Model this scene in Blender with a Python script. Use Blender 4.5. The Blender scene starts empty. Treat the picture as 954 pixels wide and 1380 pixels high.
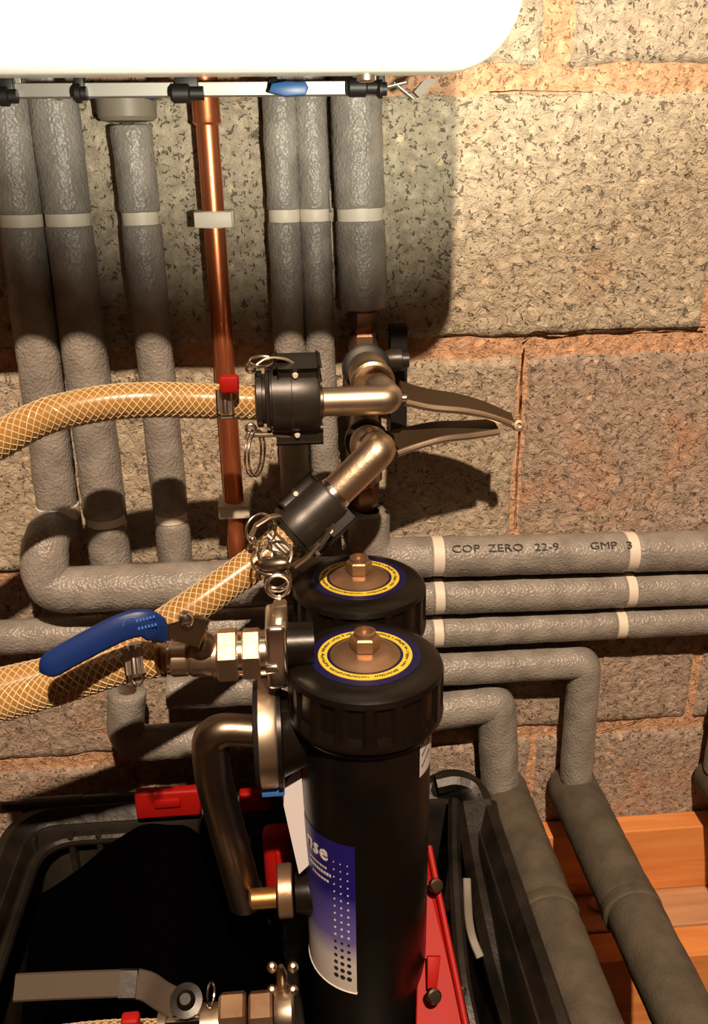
import bpy, bmesh, math, random
from mathutils import Vector, Matrix, noise
random.seed(7)
PI = math.pi
S = bpy.context.scene
COL = S.collection
V = Vector

# ------------------------------------------------------------------ camera
H = 1.10                       # camera height above the floor
D = 0.84                       # camera distance from the wall (wall front = plane y 0)
FPX = 1200.0
pitch, yaw, roll = math.radians(21.816), math.radians(4.679), math.radians(-0.775)
fw = V((0, math.cos(pitch), -math.sin(pitch))); up = V((0, math.sin(pitch), math.cos(pitch))); rt = V((1, 0, 0))
r2 = rt*math.cos(roll) + up*math.sin(roll); u2 = up*math.cos(roll) - rt*math.sin(roll)
Zr = Matrix(((math.cos(yaw), math.sin(yaw), 0), (-math.sin(yaw), math.cos(yaw), 0), (0, 0, 1)))
R3 = Zr @ Matrix((r2, u2, -fw)).transposed()
CAMP = V((0, -D, H))
cd = bpy.data.cameras.new('camera'); cam = bpy.data.objects.new('camera', cd); COL.objects.link(cam)
cd.sensor_fit = 'VERTICAL'; cd.sensor_height = 36; cd.lens = 36*FPX/1380.0
cd.clip_start = 0.02
cam.matrix_world = Matrix.Translation(CAMP) @ R3.to_4x4()
S.camera = cam

# ------------------------------------------------------------------ light
S.view_settings.view_transform = 'Standard'; S.view_settings.look = 'None'
S.view_settings.exposure = 0.0; S.view_settings.gamma = 1.0
w = bpy.data.worlds.new('world'); S.world = w; w.use_nodes = True
w.node_tree.nodes['Background'].inputs[0].default_value = (1.0, 0.36, 0.15, 1)
w.node_tree.nodes['Background'].inputs[1].default_value = 0.045

def lamp(name, kind, loc, col, power, size, target=None, spot=None, blend=0.5):
    l = bpy.data.lights.new(name, kind); l.color = col; l.energy = power
    l.shadow_soft_size = size
    o = bpy.data.objects.new(name, l); COL.objects.link(o); o.location = loc
    if spot:
        l.spot_size = math.radians(spot); l.spot_blend = blend
    if target is not None:
        o.rotation_euler = (V(target) - V(loc)).to_track_quat('-Z', 'Y').to_euler()
    return o
# warm bulb hanging high behind the photographer: throws the boiler's shadow down the wall
lamp('ceiling_bulb', 'POINT', (0.12, -1.60, H+1.41), (1.0, 0.73, 0.51), 330, 0.024)
# cooler hand torch beside the camera, tipped up at the boiler
lamp('hand_torch', 'SPOT', (0.13, -0.86, H-0.02), (1.0, 0.93, 0.74), 38, 0.012, (0.03, 0, H+0.50), 79, 0.5)

# ------------------------------------------------------------------ helpers
def P(u, v, q=0.0):
    """world point seen at photo pixel u,v at distance q in front of the wall"""
    d = R3 @ V(((u-477)/FPX, -(v-690)/FPX, -1.0))
    return CAMP + d*((D-q)/d.y)
def PZ(u, v, z):
    d = R3 @ V(((u-477)/FPX, -(v-690)/FPX, -1.0))
    return CAMP + d*((z-H)/d.z)
def sc(v, q):                  # metres per photo pixel
    return (D-q)/(R3 @ V((0, -(v-690)/FPX, -1.0))).y/FPX

def finish(name, bm, m, parent=None, smooth=True, ang=35, label=None, kind=None, mats=None):
    me = bpy.data.meshes.new(name)
    bmesh.ops.recalc_face_normals(bm, faces=bm.faces)
    off = V((0, 0, 0))
    if parent is not None:
        pp = parent
        while pp is not None: off = off + pp.location; pp = pp.parent
    else:
        xs = [v.co for v in bm.verts]
        off = V(((min(c.x for c in xs)+max(c.x for c in xs))/2, (min(c.y for c in xs)+max(c.y for c in xs))/2, min(c.z for c in xs)))
    bmesh.ops.translate(bm, verts=bm.verts, vec=-off)
    bm.to_mesh(me); bm.free()
    for mm in (mats or [m]): me.materials.append(mm)
    if smooth:
        me.shade_smooth()
        try: me.set_sharp_from_angle(angle=math.radians(ang))
        except Exception: pass
    o = bpy.data.objects.new(name, me); COL.objects.link(o)
    if parent is not None: o.parent = parent
    else: o.location = off
    if label: o['label'] = label
    if kind: o['kind'] = kind
    return o
def tag(o, label, cat, group=None):
    o['label'] = label; o['category'] = cat
    if group: o['group'] = group
    return o
def thing(name, label, cat, loc, group=None):
    o = bpy.data.objects.new(name, None); COL.objects.link(o); o.location = V(loc)
    o.empty_display_size = 0.02
    o.matrix_world = Matrix.Translation(V(loc))
    return tag(o, label, cat, group)

def frame(d):
    d = d.normalized(); a = V((0, 0, 1)) if abs(d.z) < 0.9 else V((1, 0, 0))
    x = d.cross(a).normalized(); return x, d.cross(x).normalized(), d
def fillet(pts, r, n=8):
    out = [pts[0].copy()]
    for i in range(1, len(pts)-1):
        a, b, c = pts[i-1], pts[i], pts[i+1]
        d1 = (a-b); d2 = (c-b); k = min(r, d1.length*0.49, d2.length*0.49)
        p1 = b+d1.normalized()*k; p2 = b+d2.normalized()*k
        for j in range(n+1):
            t = j/n; out.append(p1*(1-t)**2 + b*2*t*(1-t) + p2*t*t)
    out.append(pts[-1].copy()); return out
def spline(pts, n=10):
    out = []
    q = [pts[0]*2-pts[1]] + list(pts) + [pts[-1]*2-pts[-2]]
    for i in range(1, len(q)-2):
        p0, p1, p2, p3 = q[i-1:i+3]
        for j in range(n):
            t = j/n
            out.append(0.5*((2*p1)+(p2-p0)*t+(2*p0-5*p1+4*p2-p3)*t*t+(3*p1-p0-3*p2+p3)*t**3))
    out.append(pts[-1].copy()); return out
def frames(pts):
    T = []
    for i in range(len(pts)):
        a = pts[max(i-1, 0)]; b = pts[min(i+1, len(pts)-1)]; T.append((b-a).normalized())
    x, y, _ = frame(T[0]); F = []
    for t in T:
        x = (x - t*x.dot(t)).normalized(); F.append((x, t.cross(x).normalized(), t))
    return F
def tube(bm, pts, r, seg=20, caps=True, rough=0.0, closed=False, inner=None):
    rs = r if isinstance(r, (list, tuple)) else [r]*len(pts)
    F = frames(pts); rings = []
    for p, rr, (x, y, t) in zip(pts, rs, F):
        ring = []
        for k in range(seg):
            a = 2*PI*k/seg; d = x*math.cos(a)+y*math.sin(a)
            e = rr
            if rough: e += rough*noise.noise((p+d*rr)*55)+rough*0.6*noise.noise((p+d*rr)*160)
            ring.append(bm.verts.new(p+d*e))
        rings.append(ring)
    n = len(rings)
    for i in range(n if closed else n-1):
        A, B = rings[i], rings[(i+1) % n]
        for k in range(seg):
            bm.faces.new((A[k], A[(k+1) % seg], B[(k+1) % seg], B[k]))
    if caps and not closed:
        bm.faces.new(rings[0][::-1]); bm.faces.new(rings[-1])
    return bm
def lathe(bm, A, d, prof, seg=32, rib=None, cap=True, rot=0.0):
    """prof: list of (distance along d, radius)"""
    x, y, d = frame(d); rings = []
    for i, (t, r) in enumerate(prof):
        if r < 1e-6: rings.append([bm.verts.new(A+d*t)]); continue
        ring = []
        for k in range(seg):
            a = 2*PI*k/seg+rot; rr = r
            if rib: rr = rib(i, k, r)
            ring.append(bm.verts.new(A+d*t+(x*math.cos(a)+y*math.sin(a))*rr))
        rings.append(ring)
    for i in range(len(rings)-1):
        a, b = rings[i], rings[i+1]
        if len(a) == 1 and len(b) == 1: continue
        for k in range(seg):
            if len(a) == 1: bm.faces.new((a[0], b[(k+1) % seg], b[k]))
            elif len(b) == 1: bm.faces.new((a[k], a[(k+1) % seg], b[0]))
            else: bm.faces.new((a[k], a[(k+1) % seg], b[(k+1) % seg], b[k]))
    if cap:
        if len(rings[0]) > 1: bm.faces.new(rings[0][::-1])
        if len(rings[-1]) > 1: bm.faces.new(rings[-1])
    return bm
def hexnut(bm, A, d, h, r, rot=0.0):
    return lathe(bm, A, d, [(0, r*0.9), (h*0.1, r), (h*0.9, r), (h, r*0.88)], seg=6, rot=rot)
def box(bm, c, sx, sy, sz, X=V((1, 0, 0)), Y=V((0, 1, 0)), Z=V((0, 0, 1)), bev=0.0, seg=2):
    r = bmesh.ops.create_cube(bm, size=1.0)
    vs = r['verts']
    for v in vs:
        v.co = c + X*(v.co.x*sx) + Y*(v.co.y*sy) + Z*(v.co.z*sz)
    if bev:
        es = list({e for v in vs for e in v.link_edges})
        bmesh.ops.bevel(bm, geom=es, offset=bev, segments=seg, affect='EDGES', profile=0.5)
    return bm
def prism(bm, poly, d, bev=0.0):
    """poly: 3D points of a flat outline, extruded along vector d"""
    a = [bm.verts.new(p) for p in poly]; b = [bm.verts.new(p+d) for p in poly]
    n = len(poly)
    f1 = bm.faces.new(a[::-1]); f2 = bm.faces.new(b)
    for i in range(n): bm.faces.new((a[i], a[(i+1) % n], b[(i+1) % n], b[i]))
    if bev:
        es = list(f1.edges)+list(f2.edges)
        bmesh.ops.bevel(bm, geom=es, offset=bev, segments=2, affect='EDGES', profile=0.5)
    return bm
def strip(bm, pts, wdir, width, thick):
    """flat bar following pts; wdir = direction of its width"""
    rings = []
    F = frames(pts)
    for p, (x, y, t) in zip(pts, F):
        wd = (wdir - t*wdir.dot(t)).normalized(); n = t.cross(wd).normalized()
        wi = width if not callable(width) else width(len(rings)/(len(pts)-1))
        hw, ht = wi/2, thick/2; c = ht*0.6
        loop = [(-hw, -ht+c), (-hw+c, -ht), (hw-c, -ht), (hw, -ht+c), (hw, ht-c), (hw-c, ht), (-hw+c, ht), (-hw, ht-c)]
        rings.append([bm.verts.new(p+wd*a+n*b) for a, b in loop])
    for A, B in zip(rings, rings[1:]):
        for k in range(8): bm.faces.new((A[k], A[(k+1) % 8], B[(k+1) % 8], B[k]))
    bm.faces.new(rings[0][::-1]); bm.faces.new(rings[-1])
    return bm
def ring_pts(c, n, r, k=28, squash=1.0, xdir=None):
    x, y, _ = frame(n)
    if xdir is not None:
        x = (xdir-n.normalized()*xdir.dot(n.normalized())).normalized(); y = n.normalized().cross(x)
    return [c+x*(math.cos(2*PI*i/k)*r)+y*(math.sin(2*PI*i/k)*r*squash) for i in range(k)]
def text_bm(body, size, ext=0.0001, mapf=None, align='CENTER'):
    cu = bpy.data.curves.new('t', 'FONT'); cu.body = body; cu.size = size; cu.extrude = ext; cu.align_x = align
    cu.resolution_u = 2
    o = bpy.data.objects.new('t', cu); COL.objects.link(o)
    dg = bpy.context.evaluated_depsgraph_get()
    me = bpy.data.meshes.new_from_object(o.evaluated_get(dg))
    bm = bmesh.new(); bm.from_mesh(me)
    bpy.data.objects.remove(o); bpy.data.meshes.remove(me); bpy.data.curves.remove(cu)
    for v in bm.verts: v.co = mapf(v.co)
    return bm
NB = bmesh.new

# ------------------------------------------------------------------ materials
def mat(name, col, rough=0.5, metal=0.0, bump=None, var=None, coat=0.0, spec=0.5, col2=None, stretch=None, pits=None, trans=0.0, sss=0.0):
    m = bpy.data.materials.new(name); m.use_nodes = True; nt = m.node_tree; N = nt.nodes; L = nt.links
    b = N['Principled BSDF']
    b.inputs['Base Color'].default_value = (*col, 1); b.inputs['Roughness'].default_value = rough
    b.inputs['Metallic'].default_value = metal; b.inputs['Coat Weight'].default_value = coat
    b.inputs['Specular IOR Level'].default_value = spec
    b.inputs['Transmission Weight'].default_value = trans
    if sss:
        b.inputs['Subsurface Weight'].default_value = sss; b.inputs['Subsurface Radius'].default_value = (0.006, 0.003, 0.001)
    tc = N.new('ShaderNodeTexCoord'); mp = N.new('ShaderNodeMapping')
    L.new(tc.outputs['Object'], mp.inputs[0])
    if stretch: mp.inputs['Scale'].default_value = stretch
    if var:                                            # (scale, amount) mottling towards col2
        n = N.new('ShaderNodeTexNoise'); n.inputs['Scale'].default_value = var[0]; n.inputs['Detail'].default_value = 6
        L.new(mp.outputs[0], n.inputs['Vector'])
        r = N.new('ShaderNodeValToRGB'); r.color_ramp.elements[0].position = 0.5-var[1]; r.color_ramp.elements[1].position = 0.5+var[1]
        r.color_ramp.elements[0].color = (*col, 1); r.color_ramp.elements[1].color = (*(col2 or tuple(c*0.6 for c in col)), 1)
        L.new(n.outputs[0], r.inputs[0]); L.new(r.outputs[0], b.inputs['Base Color'])
    if bump:                                           # (scale, strength, distance)
        n = N.new('ShaderNodeTexNoise'); n.inputs['Scale'].default_value = bump[0]; n.inputs['Detail'].default_value = 4
        n.inputs['Roughness'].default_value = 0.6
        L.new(mp.outputs[0], n.inputs['Vector'])
        bp = N.new('ShaderNodeBump'); bp.inputs['Strength'].default_value = bump[1]; bp.inputs['Distance'].default_value = bump[2]
        L.new(n.outputs[0], bp.inputs['Height']); L.new(bp.outputs[0], b.inputs['Normal'])
    return m

def block_mat(name, grey, stain, stain_amt, pit=0.5):
    m = bpy.data.materials.new(name); m.use_nodes = True; nt = m.node_tree; N = nt.nodes; L = nt.links
    b = N['Principled BSDF']; b.inputs['Roughness'].default_value = 0.95; b.inputs['Specular IOR Level'].default_value = 0.15
    tc = N.new('ShaderNodeNewGeometry')
    def noi(s, det=5, ro=0.6, dist=0.0):
        n = N.new('ShaderNodeTexNoise'); n.inputs['Scale'].default_value = s; n.inputs['Detail'].default_value = det
        n.inputs['Roughness'].default_value = ro; n.inputs['Distortion'].default_value = dist
        L.new(tc.outputs['Position'], n.inputs['Vector']); return n
    def ramp(src, p0, c0, p1, c1):
        r = N.new('ShaderNodeValToRGB'); e = r.color_ramp.elements
        e[0].position = p0; e[0].color = (*c0, 1); e[1].position = p1; e[1].color = (*c1, 1)
        L.new(src, r.inputs[0]); return r
    def mix(f, a, c, mode='MIX'):
        x = N.new('ShaderNodeMix'); x.data_type = 'RGBA'; x.blend_type = mode
        if isinstance(f, float): x.inputs['Factor'].default_value = f
        else: L.new(f, x.inputs['Factor'])
        L.new(a, x.inputs['A']); L.new(c, x.inputs['B']); return x.outputs['Result']
    g1 = ramp(noi(95, 6, 0.7).outputs[0], 0.34, tuple(c*0.80 for c in grey), 0.66, tuple(c*1.18 for c in grey))
    st = N.new('ShaderNodeRGB'); st.outputs[0].default_value = (*stain, 1)
    sf = ramp(noi(9, 4, 0.6, 0.6).outputs[0], 0.62-stain_amt, (0, 0, 0), 0.86-stain_amt, (1, 1, 1))
    c1 = mix(sf.outputs[0], g1.outputs[0], st.outputs[0])
    # aggregate stones
    vo = N.new('ShaderNodeTexVoronoi'); vo.inputs['Scale'].default_value = 42; vo.inputs['Randomness'].default_value = 1
    L.new(tc.outputs['Position'], vo.inputs['Vector'])
    sf2 = ramp(vo.outputs['Distance'], 0.10, (1, 1, 1), 0.16, (0, 0, 0))
    lt = N.new('ShaderNodeRGB'); lt.outputs[0].default_value = (grey[0]*1.9, grey[1]*1.75, grey[2]*1.6, 1)
    ff = N.new('ShaderNodeMath'); ff.operation = 'MULTIPLY'; ff.inputs[1].default_value = 0.55; L.new(sf2.outputs[0], ff.inputs[0])
    c2 = mix(ff.outputs[0], c1, lt.outputs[0])
    # pits: thin crooked hollows, their shade darkened into the colour
    n1 = noi(210, 3, 0.55, 0.9); n2 = noi(110, 3, 0.6, 0.6)
    pitr = ramp(n1.outputs[0], 0.33, (0, 0, 0), 0.40, (1, 1, 1))
    pitb = ramp(n2.outputs[0], 0.30, (0, 0, 0), 0.35, (1, 1, 1))
    pm = N.new('ShaderNodeMath'); pm.operation = 'MULTIPLY'; L.new(pitr.outputs[0], pm.inputs[0]); L.new(pitb.outputs[0], pm.inputs[1])
    lo = N.new('ShaderNodeMapRange'); lo.inputs['To Min'].default_value = 1-pit; L.new(pm.outputs[0], lo.inputs['Value'])
    cc = N.new('ShaderNodeCombineColor')
    for k in range(3): L.new(lo.outputs[0], cc.inputs[k])
    c3 = mix(1.0, c2, cc.outputs[0], 'MULTIPLY')
    L.new(c3, b.inputs['Base Color'])
    hs = N.new('ShaderNodeMath'); hs.operation = 'MULTIPLY_ADD'; hs.inputs[1].default_value = 2.6
    nb = noi(85, 5, 0.68, 0.8); L.new(nb.outputs[0], hs.inputs[0]); L.new(pm.outputs[0], hs.inputs[2])
    bp = N.new('ShaderNodeBump'); bp.inputs['Strength'].default_value = 1.0; bp.inputs['Distance'].default_value = 0.0030
    L.new(hs.outputs[0], bp.inputs['Height']); L.new(bp.outputs[0], b.inputs['Normal'])
    return m

def foam_mat(name, col, rough=0.42, st=0.55, spec=0.5):
    m = bpy.data.materials.new(name); m.use_nodes = True; nt = m.node_tree; N = nt.nodes; L = nt.links
    b = N['Principled BSDF']; b.inputs['Roughness'].default_value = rough; b.inputs['Specular IOR Level'].default_value = spec
    g = N.new('ShaderNodeNewGeometry')
    n = N.new('ShaderNodeTexNoise'); n.inputs['Scale'].default_value = 45; n.inputs['Detail'].default_value = 5
    L.new(g.outputs['Position'], n.inputs['Vector'])
    r = N.new('ShaderNodeValToRGB'); r.color_ramp.elements[0].color = (*[c*0.82 for c in col], 1); r.color_ramp.elements[1].color = (*[c*1.2 for c in col], 1)
    r.color_ramp.elements[0].position = 0.35; r.color_ramp.elements[1].position = 0.65
    L.new(n.outputs[0], r.inputs[0]); L.new(r.outputs[0], b.inputs['Base Color'])
    n2 = N.new('ShaderNodeTexVoronoi'); n2.inputs['Scale'].default_value = 430; n2.feature = 'SMOOTH_F1'
    L.new(g.outputs['Position'], n2.inputs['Vector'])
    n3 = N.new('ShaderNodeTexNoise'); n3.inputs['Scale'].default_value = 330; n3.inputs['Detail'].default_value = 3
    L.new(g.outputs['Position'], n3.inputs['Vector'])
    a = N.new('ShaderNodeMath'); a.operation = 'ADD'; L.new(n2.outputs[0], a.inputs[0]); L.new(n3.outputs[0], a.inputs[1])
    bp = N.new('ShaderNodeBump'); bp.inputs['Strength'].default_value = st; bp.inputs['Distance'].default_value = 0.0022
    L.new(a.outputs[0], bp.inputs['Height']); L.new(bp.outputs[0], b.inputs['Normal'])
    return m

M = dict(
    mortar=None,
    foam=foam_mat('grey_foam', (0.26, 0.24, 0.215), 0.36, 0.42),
    foam_dimmed=foam_mat('dimmed_matte_foam', (0.095, 0.080, 0.060), 0.8, 0.18, 0.25),  # matte foam, colour darkened for the weaker light low down
    copper=mat('copper', (0.78, 0.27, 0.12), 0.34, 0.85, bump=(60, 0.12, 0.001), var=(14, 0.3), col2=(0.6, 0.17, 0.07)),
    white=mat('boiler_enamel', (0.88, 0.88, 0.84), 0.35, coat=0.2),
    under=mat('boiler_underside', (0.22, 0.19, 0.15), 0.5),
    clip=mat('white_nylon', (0.72, 0.66, 0.56), 0.5, sss=0.1),
    black=mat('black_plastic', (0.004, 0.003, 0.0022), 0.33, spec=0.35, bump=(90, 0.25, 0.0006), var=(30, 0.25), col2=(0.009, 0.006, 0.004)),
    blackrub=mat('black_rubber', (0.008, 0.007, 0.007), 0.5),
    coupler=mat('black_nylon', (0.014, 0.012, 0.010), 0.38, bump=(120, 0.25, 0.0006), var=(40, 0.2), col2=(0.028, 0.022, 0.017)),
    steel=mat('nickel_steel', (0.80, 0.67, 0.52), 0.38, 1.0, bump=(140, 0.12, 0.0004), var=(25, 0.3), col2=(0.50, 0.40, 0.30)),
    cast=mat('nickel_casting', (0.60, 0.47, 0.34), 0.40, 1.0, bump=(220, 0.5, 0.0006)),
    darksteel=mat('dull_steel', (0.36, 0.29, 0.22), 0.33, 1.0, bump=(70, 0.2, 0.0008), var=(18, 0.25), col2=(0.22, 0.165, 0.12)),
    bright=mat('bright_steel', (0.85, 0.80, 0.72), 0.22, 1.0),
    brass=mat('brass', (0.62, 0.34, 0.12), 0.38, 0.9, bump=(120, 0.3, 0.0006), var=(40, 0.25), col2=(0.40, 0.20, 0.07)),
    bronze=mat('darker_bronze', (0.46, 0.30, 0.19), 0.40, 0.8, bump=(130, 0.4, 0.0006), var=(45, 0.25), col2=(0.30, 0.18, 0.11)),
    blue=mat('blue_vinyl', (0.006, 0.028, 0.155), 0.42, bump=(60, 0.15, 0.0008)),
    bluefit=mat('blue_plastic', (0.010, 0.08, 0.26), 0.4),
    ltblue=mat('pale_blue_plastic', (0.05, 0.20, 0.62), 0.45),
    red=mat('red_plastic', (0.42, 0.008, 0.005), 0.55, spec=0.25, bump=(50, 0.2, 0.0008), var=(20, 0.3), col2=(0.32, 0.006, 0.004)),
    case=mat('case_plastic', (0.024, 0.019, 0.014), 0.42, spec=0.4, bump=(45, 0.6, 0.002), var=(22, 0.2), col2=(0.004, 0.0035, 0.003)),
    shadow_form=mat('shadow_black', (0.0008, 0.0007, 0.0007), 0.95, spec=0.0),  # near-black for the added heap that stands in for a cast shadow
    navy=mat('navy_print', (0.008, 0.007, 0.06), 0.35),
    yellow=mat('yellow_print', (0.80, 0.60, 0.06), 0.4),
    inkm=mat('black_print', (0.02, 0.018, 0.015), 0.6),
    whiteink=mat('white_print', (0.75, 0.75, 0.70), 0.5),
    paper=mat('white_paper', (0.62, 0.60, 0.62), 0.6, bump=(40, 0.3, 0.001)),
    braid=mat('cream_braid', (0.72, 0.60, 0.37), 0.35, coat=0.4),
    graylever=mat('shaded_grey_vinyl', (0.060, 0.043, 0.028), 0.7, bump=(150, 0.4, 0.0006)),  # grey vinyl with the shadow over this lever put into its brown
    galv=mat('galvanised_rail', (0.34, 0.33, 0.30), 0.45, 0.7),
)
M['crack'] = mat('dark_crack_grit', (0.045, 0.020, 0.012), 1.0, spec=0.0)
M['leverm'] = mat('brown_dull_metal', (0.07, 0.045, 0.026), 0.5, 0.6, bump=(90, .3, .0006))
M['hose'] = mat('amber_hose', (0.42, 0.225, 0.055), 0.25, coat=0.5, sss=0.25, var=(12, 0.35), col2=(0.33, 0.16, 0.035))
M['mortar'] = block_mat('mortar', (0.68, 0.41, 0.25), (0.62, 0.46, 0.33), 0.06, 0.18)

def wood_mat(name, c1, c2):
    m = bpy.data.materials.new(name); m.use_nodes = True; nt = m.node_tree; N = nt.nodes; L = nt.links
    b = N['Principled BSDF']; b.inputs['Roughness'].default_value = 0.7
    g = N.new('ShaderNodeNewGeometry'); mp = N.new('ShaderNodeMapping'); mp.inputs['Scale'].default_value = (4, 40, 40)
    L.new(g.outputs['Position'], mp.inputs[0])
    n = N.new('ShaderNodeTexNoise'); n.inputs['Scale'].default_value = 1.6; n.inputs['Detail'].default_value = 6; n.inputs['Distortion'].default_value = 0.8
    L.new(mp.outputs[0], n.inputs['Vector'])
    r = N.new('ShaderNodeValToRGB'); r.color_ramp.elements[0].position = 0.35; r.color_ramp.elements[1].position = 0.68
    r.color_ramp.elements[0].color = (*c1, 1); r.color_ramp.elements[1].color = (*c2, 1)
    L.new(n.outputs[0], r.inputs[0]); L.new(r.outputs[0], b.inputs['Base Color'])
    bp = N.new('ShaderNodeBump'); bp.inputs['Strength'].default_value = 0.25; bp.inputs['Distance'].default_value = 0.001
    L.new(n.outputs[0], bp.inputs['Height']); L.new(bp.outputs[0], b.inputs['Normal'])
    return m
M['wood'] = wood_mat('orange_pine', (0.78, 0.31, 0.09), (0.62, 0.21, 0.055))
M['wood_pale'] = wood_mat('dusty_pine', (0.60, 0.34, 0.17), (0.45, 0.24, 0.12))

# ------------------------------------------------------------------ block wall
z0 = P(780, 108).z; z3 = P(860, 978).z; CH = (z0-z3)/3.0      # bed joints, one course apart
xj = {-1: P(752, 50).x, 0: P(972, 270).x, 1: P(700, 590).x, 2: P(938, 900).x, 3: P(716, 1030).x}
BL = 0.45
wb = NB()
nx, nz = 150, 110; X0, X1, Z0, Z1 = -1.15, 1.45, 0.0, 2.3
vs = [[wb.verts.new(V((X0+(X1-X0)*i/nx, 0.0009*noise.noise(V((i*0.31, j*0.31, 3)))*2+0.0015, Z0+(Z1-Z0)*j/nz))) for i in range(nx+1)] for j in range(nz+1)]
for j in range(nz):
    for i in range(nx): wb.faces.new((vs[j][i], vs[j][i+1], vs[j+1][i+1], vs[j+1][i]))
wall = finish('wall_back', wb, M['mortar'], smooth=True, kind='structure')
wall['label'] = 'concrete block wall with orange-pink mortar joints behind the pipework'
# solid backing so that no light leaks through
bm = NB(); box(bm, V((0.15, 0.065, 1.15)), 2.6, 0.12, 2.3)
o = finish('wall_backing', bm, M['mortar'], parent=wall, smooth=False)
bmats = [block_mat('block_grey', (0.50, 0.425, 0.32), (0.58, 0.37, 0.23), 0.03, 0.55),
         block_mat('block_brown', (0.46, 0.36, 0.28), (0.58, 0.28, 0.15), 0.085, 0.5),
         block_mat('block_pale', (0.54, 0.47, 0.35), (0.58, 0.38, 0.24), 0.02, 0.55)]
def make_block(x0, x1, za, zb, m, sd):
    bm = NB(); n, k = max(8, int((x1-x0)/0.006)), 36
    n = min(n, 76)
    grid = []
    y0 = -0.0022 - 0.002*random.random()
    for j in range(k+1):
        row = []
        for i in range(n+1):
            u = i/n; t = j/k
            x = x0+(x1-x0)*u; z = za+(zb-za)*t
            ed = min(u*(x1-x0), (1-u)*(x1-x0), t*(zb-za), (1-t)*(zb-za))
            w1 = noise.noise(V((x*26, z*26, sd)))*0.0035 + noise.noise(V((x*90, z*90, sd)))*0.0016
            y = y0 + noise.noise(V((x*70, z*70, sd+5)))*0.0012 + noise.noise(V((x*200, z*200, sd+9)))*0.0007
            if ed < 0.0005:
                y = 0.006
                x += w1 if i in (0, n) else 0; z += w1 if j in (0, k) else 0
            elif ed < 0.0075:
                x += w1*0.8 if (i <= 1 or i >= n-1) else 0; z += w1*0.8 if (j <= 1 or j >= k-1) else 0
                y += 0.0008
            row.append(bm.verts.new(V((x, y, z))))
        grid.append(row)
    for j in range(k):
        for i in range(n): bm.faces.new((grid[j][i], grid[j][i+1], grid[j+1][i+1], grid[j+1][i]))
    return finish('block', bm, m, parent=wall, ang=60)
for r in range(-3, 6):
    top = z0 - CH*r; bot = top-CH
    if bot < 0.01: continue
    ref = xj.get(r, xj[1] if r % 2 else xj[2])
    jw = 0.012 if r != -1 else 0.030
    jt = 0.0165 if r in (-1, 0) else (0.018 if r == 1 else 0.014)
    zt = top - (0.008 if r == 0 else 0.012 if r == 1 else 0.005)
    zb_ = bot + (0.006 if r != 0 else 0.003) + (0.004 if r == -1 else 0)
    if r == -1: zb_ = bot+0.010
    for k in range(-4, 5):
        a = ref + BL*k + jw/2; b = ref + BL*(k+1) - jw/2
        if r == 0 and k == -1: a += 0.036
        if r == 0 and k == -2: b += 0.036
        a -= 0.0045; b += 0.0045
        if b < X0+0.01 or a > X1-0.01: continue
        a = max(a, X0+0.005); b = min(b, X1-0.005)
        if b-a < 0.05: continue
        mm = bmats[0] if r <= 0 else bmats[1]
        if r <= 0 and k % 2: mm = bmats[2]
        if r == 1 and k < 0: mm = bmats[0]
        make_block(a, b, zb_, zt, mm, r*17+k*3.3)
rnd = random.Random(11)
for (pl, wmx) in (([(706, 456), (722, 447), (745, 449), (765, 448), (790, 444), (830, 443), (880, 442), (950, 441)], 0.0024), ([(706, 470), (703, 520), (701, 580), (697, 640), (695, 712)], 0.0014), ([(660, 124), (720, 122), (790, 124)], 0.0008), ([(812, 985), (850, 974), (872, 966)], 0.0009)):
    bm = NB(); cpts = spline([P(u, v, 0.0042) for u, v in pl], 7)
    cpts = [p+V((0, 0, 0.0010*noise.noise(p*210)))+V((0.0006*noise.noise(p*170), 0, 0)) for p in cpts]
    tube(bm, cpts, [max(0.0003, wmx*(0.45+0.75*noise.noise(p*60+V((3, 1, 2))))*(1-0.45*i/len(cpts))) for i, p in enumerate(cpts)], 6)
    finish('open_crack', bm, M['crack'], parent=wall, ang=60)
fl = NB(); box(fl, V((0.15, -1.2, -0.02)), 2.6, 2.4, 0.04)
finish('floor', fl, mat('dusty_floor', (0.12, 0.07, 0.045), 0.95, bump=(30, 0.4, 0.003), var=(6, 0.3)), smooth=False, kind='structure')

# ------------------------------------------------------------------ timbers along the foot of the wall
zt = P(840, 1094, 0).z
q1 = -(PZ(900, 1117, zt).y); zf = P(920, 1197, q1).z
q2 = -(PZ(920, 1246, zf).y); q3 = q2+0.075
xa, xb = P(655, 1085, 0.085).x+0.012, 1.40
def timber(name, xa, xb, ya, yb, za, zb, label, m, parts=1):
    bm = NB(); box(bm, V(((xa+xb)/2, (ya+yb)/2, (za+zb)/2)), xb-xa, abs(yb-ya), abs(zb-za), bev=0.0015)
    return tag(finish(name, bm, m, smooth=False), label, 'timber')
timber('wall_plate', xa, xb, -0.007, -q1, zf+0.001, zt, 'orange pine rail running along the block wall beneath the grey pipes', M['wood'])
timber('timber_board', xa, xb, -0.007, -q2+0.0008, zf-0.045, zf, 'dusty pine board lying against the wall under the orange rail', M['wood_pale'])
zq3 = PZ(838, 1296, zf-0.002)
timber('timber_joist', xa, xb, -q2-0.0008, zq3.y, zf-0.14, zf-0.002, 'nearest pine timber with orange front face, crossing below both low grey pipes', M['wood'])
timber('timber_sleeper', xa, xb, zq3.y-0.30, zq3.y-0.345, 0.0, zf-0.14, 'pine bearer standing on the floor under the tool case', M['wood_pale'])
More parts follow.
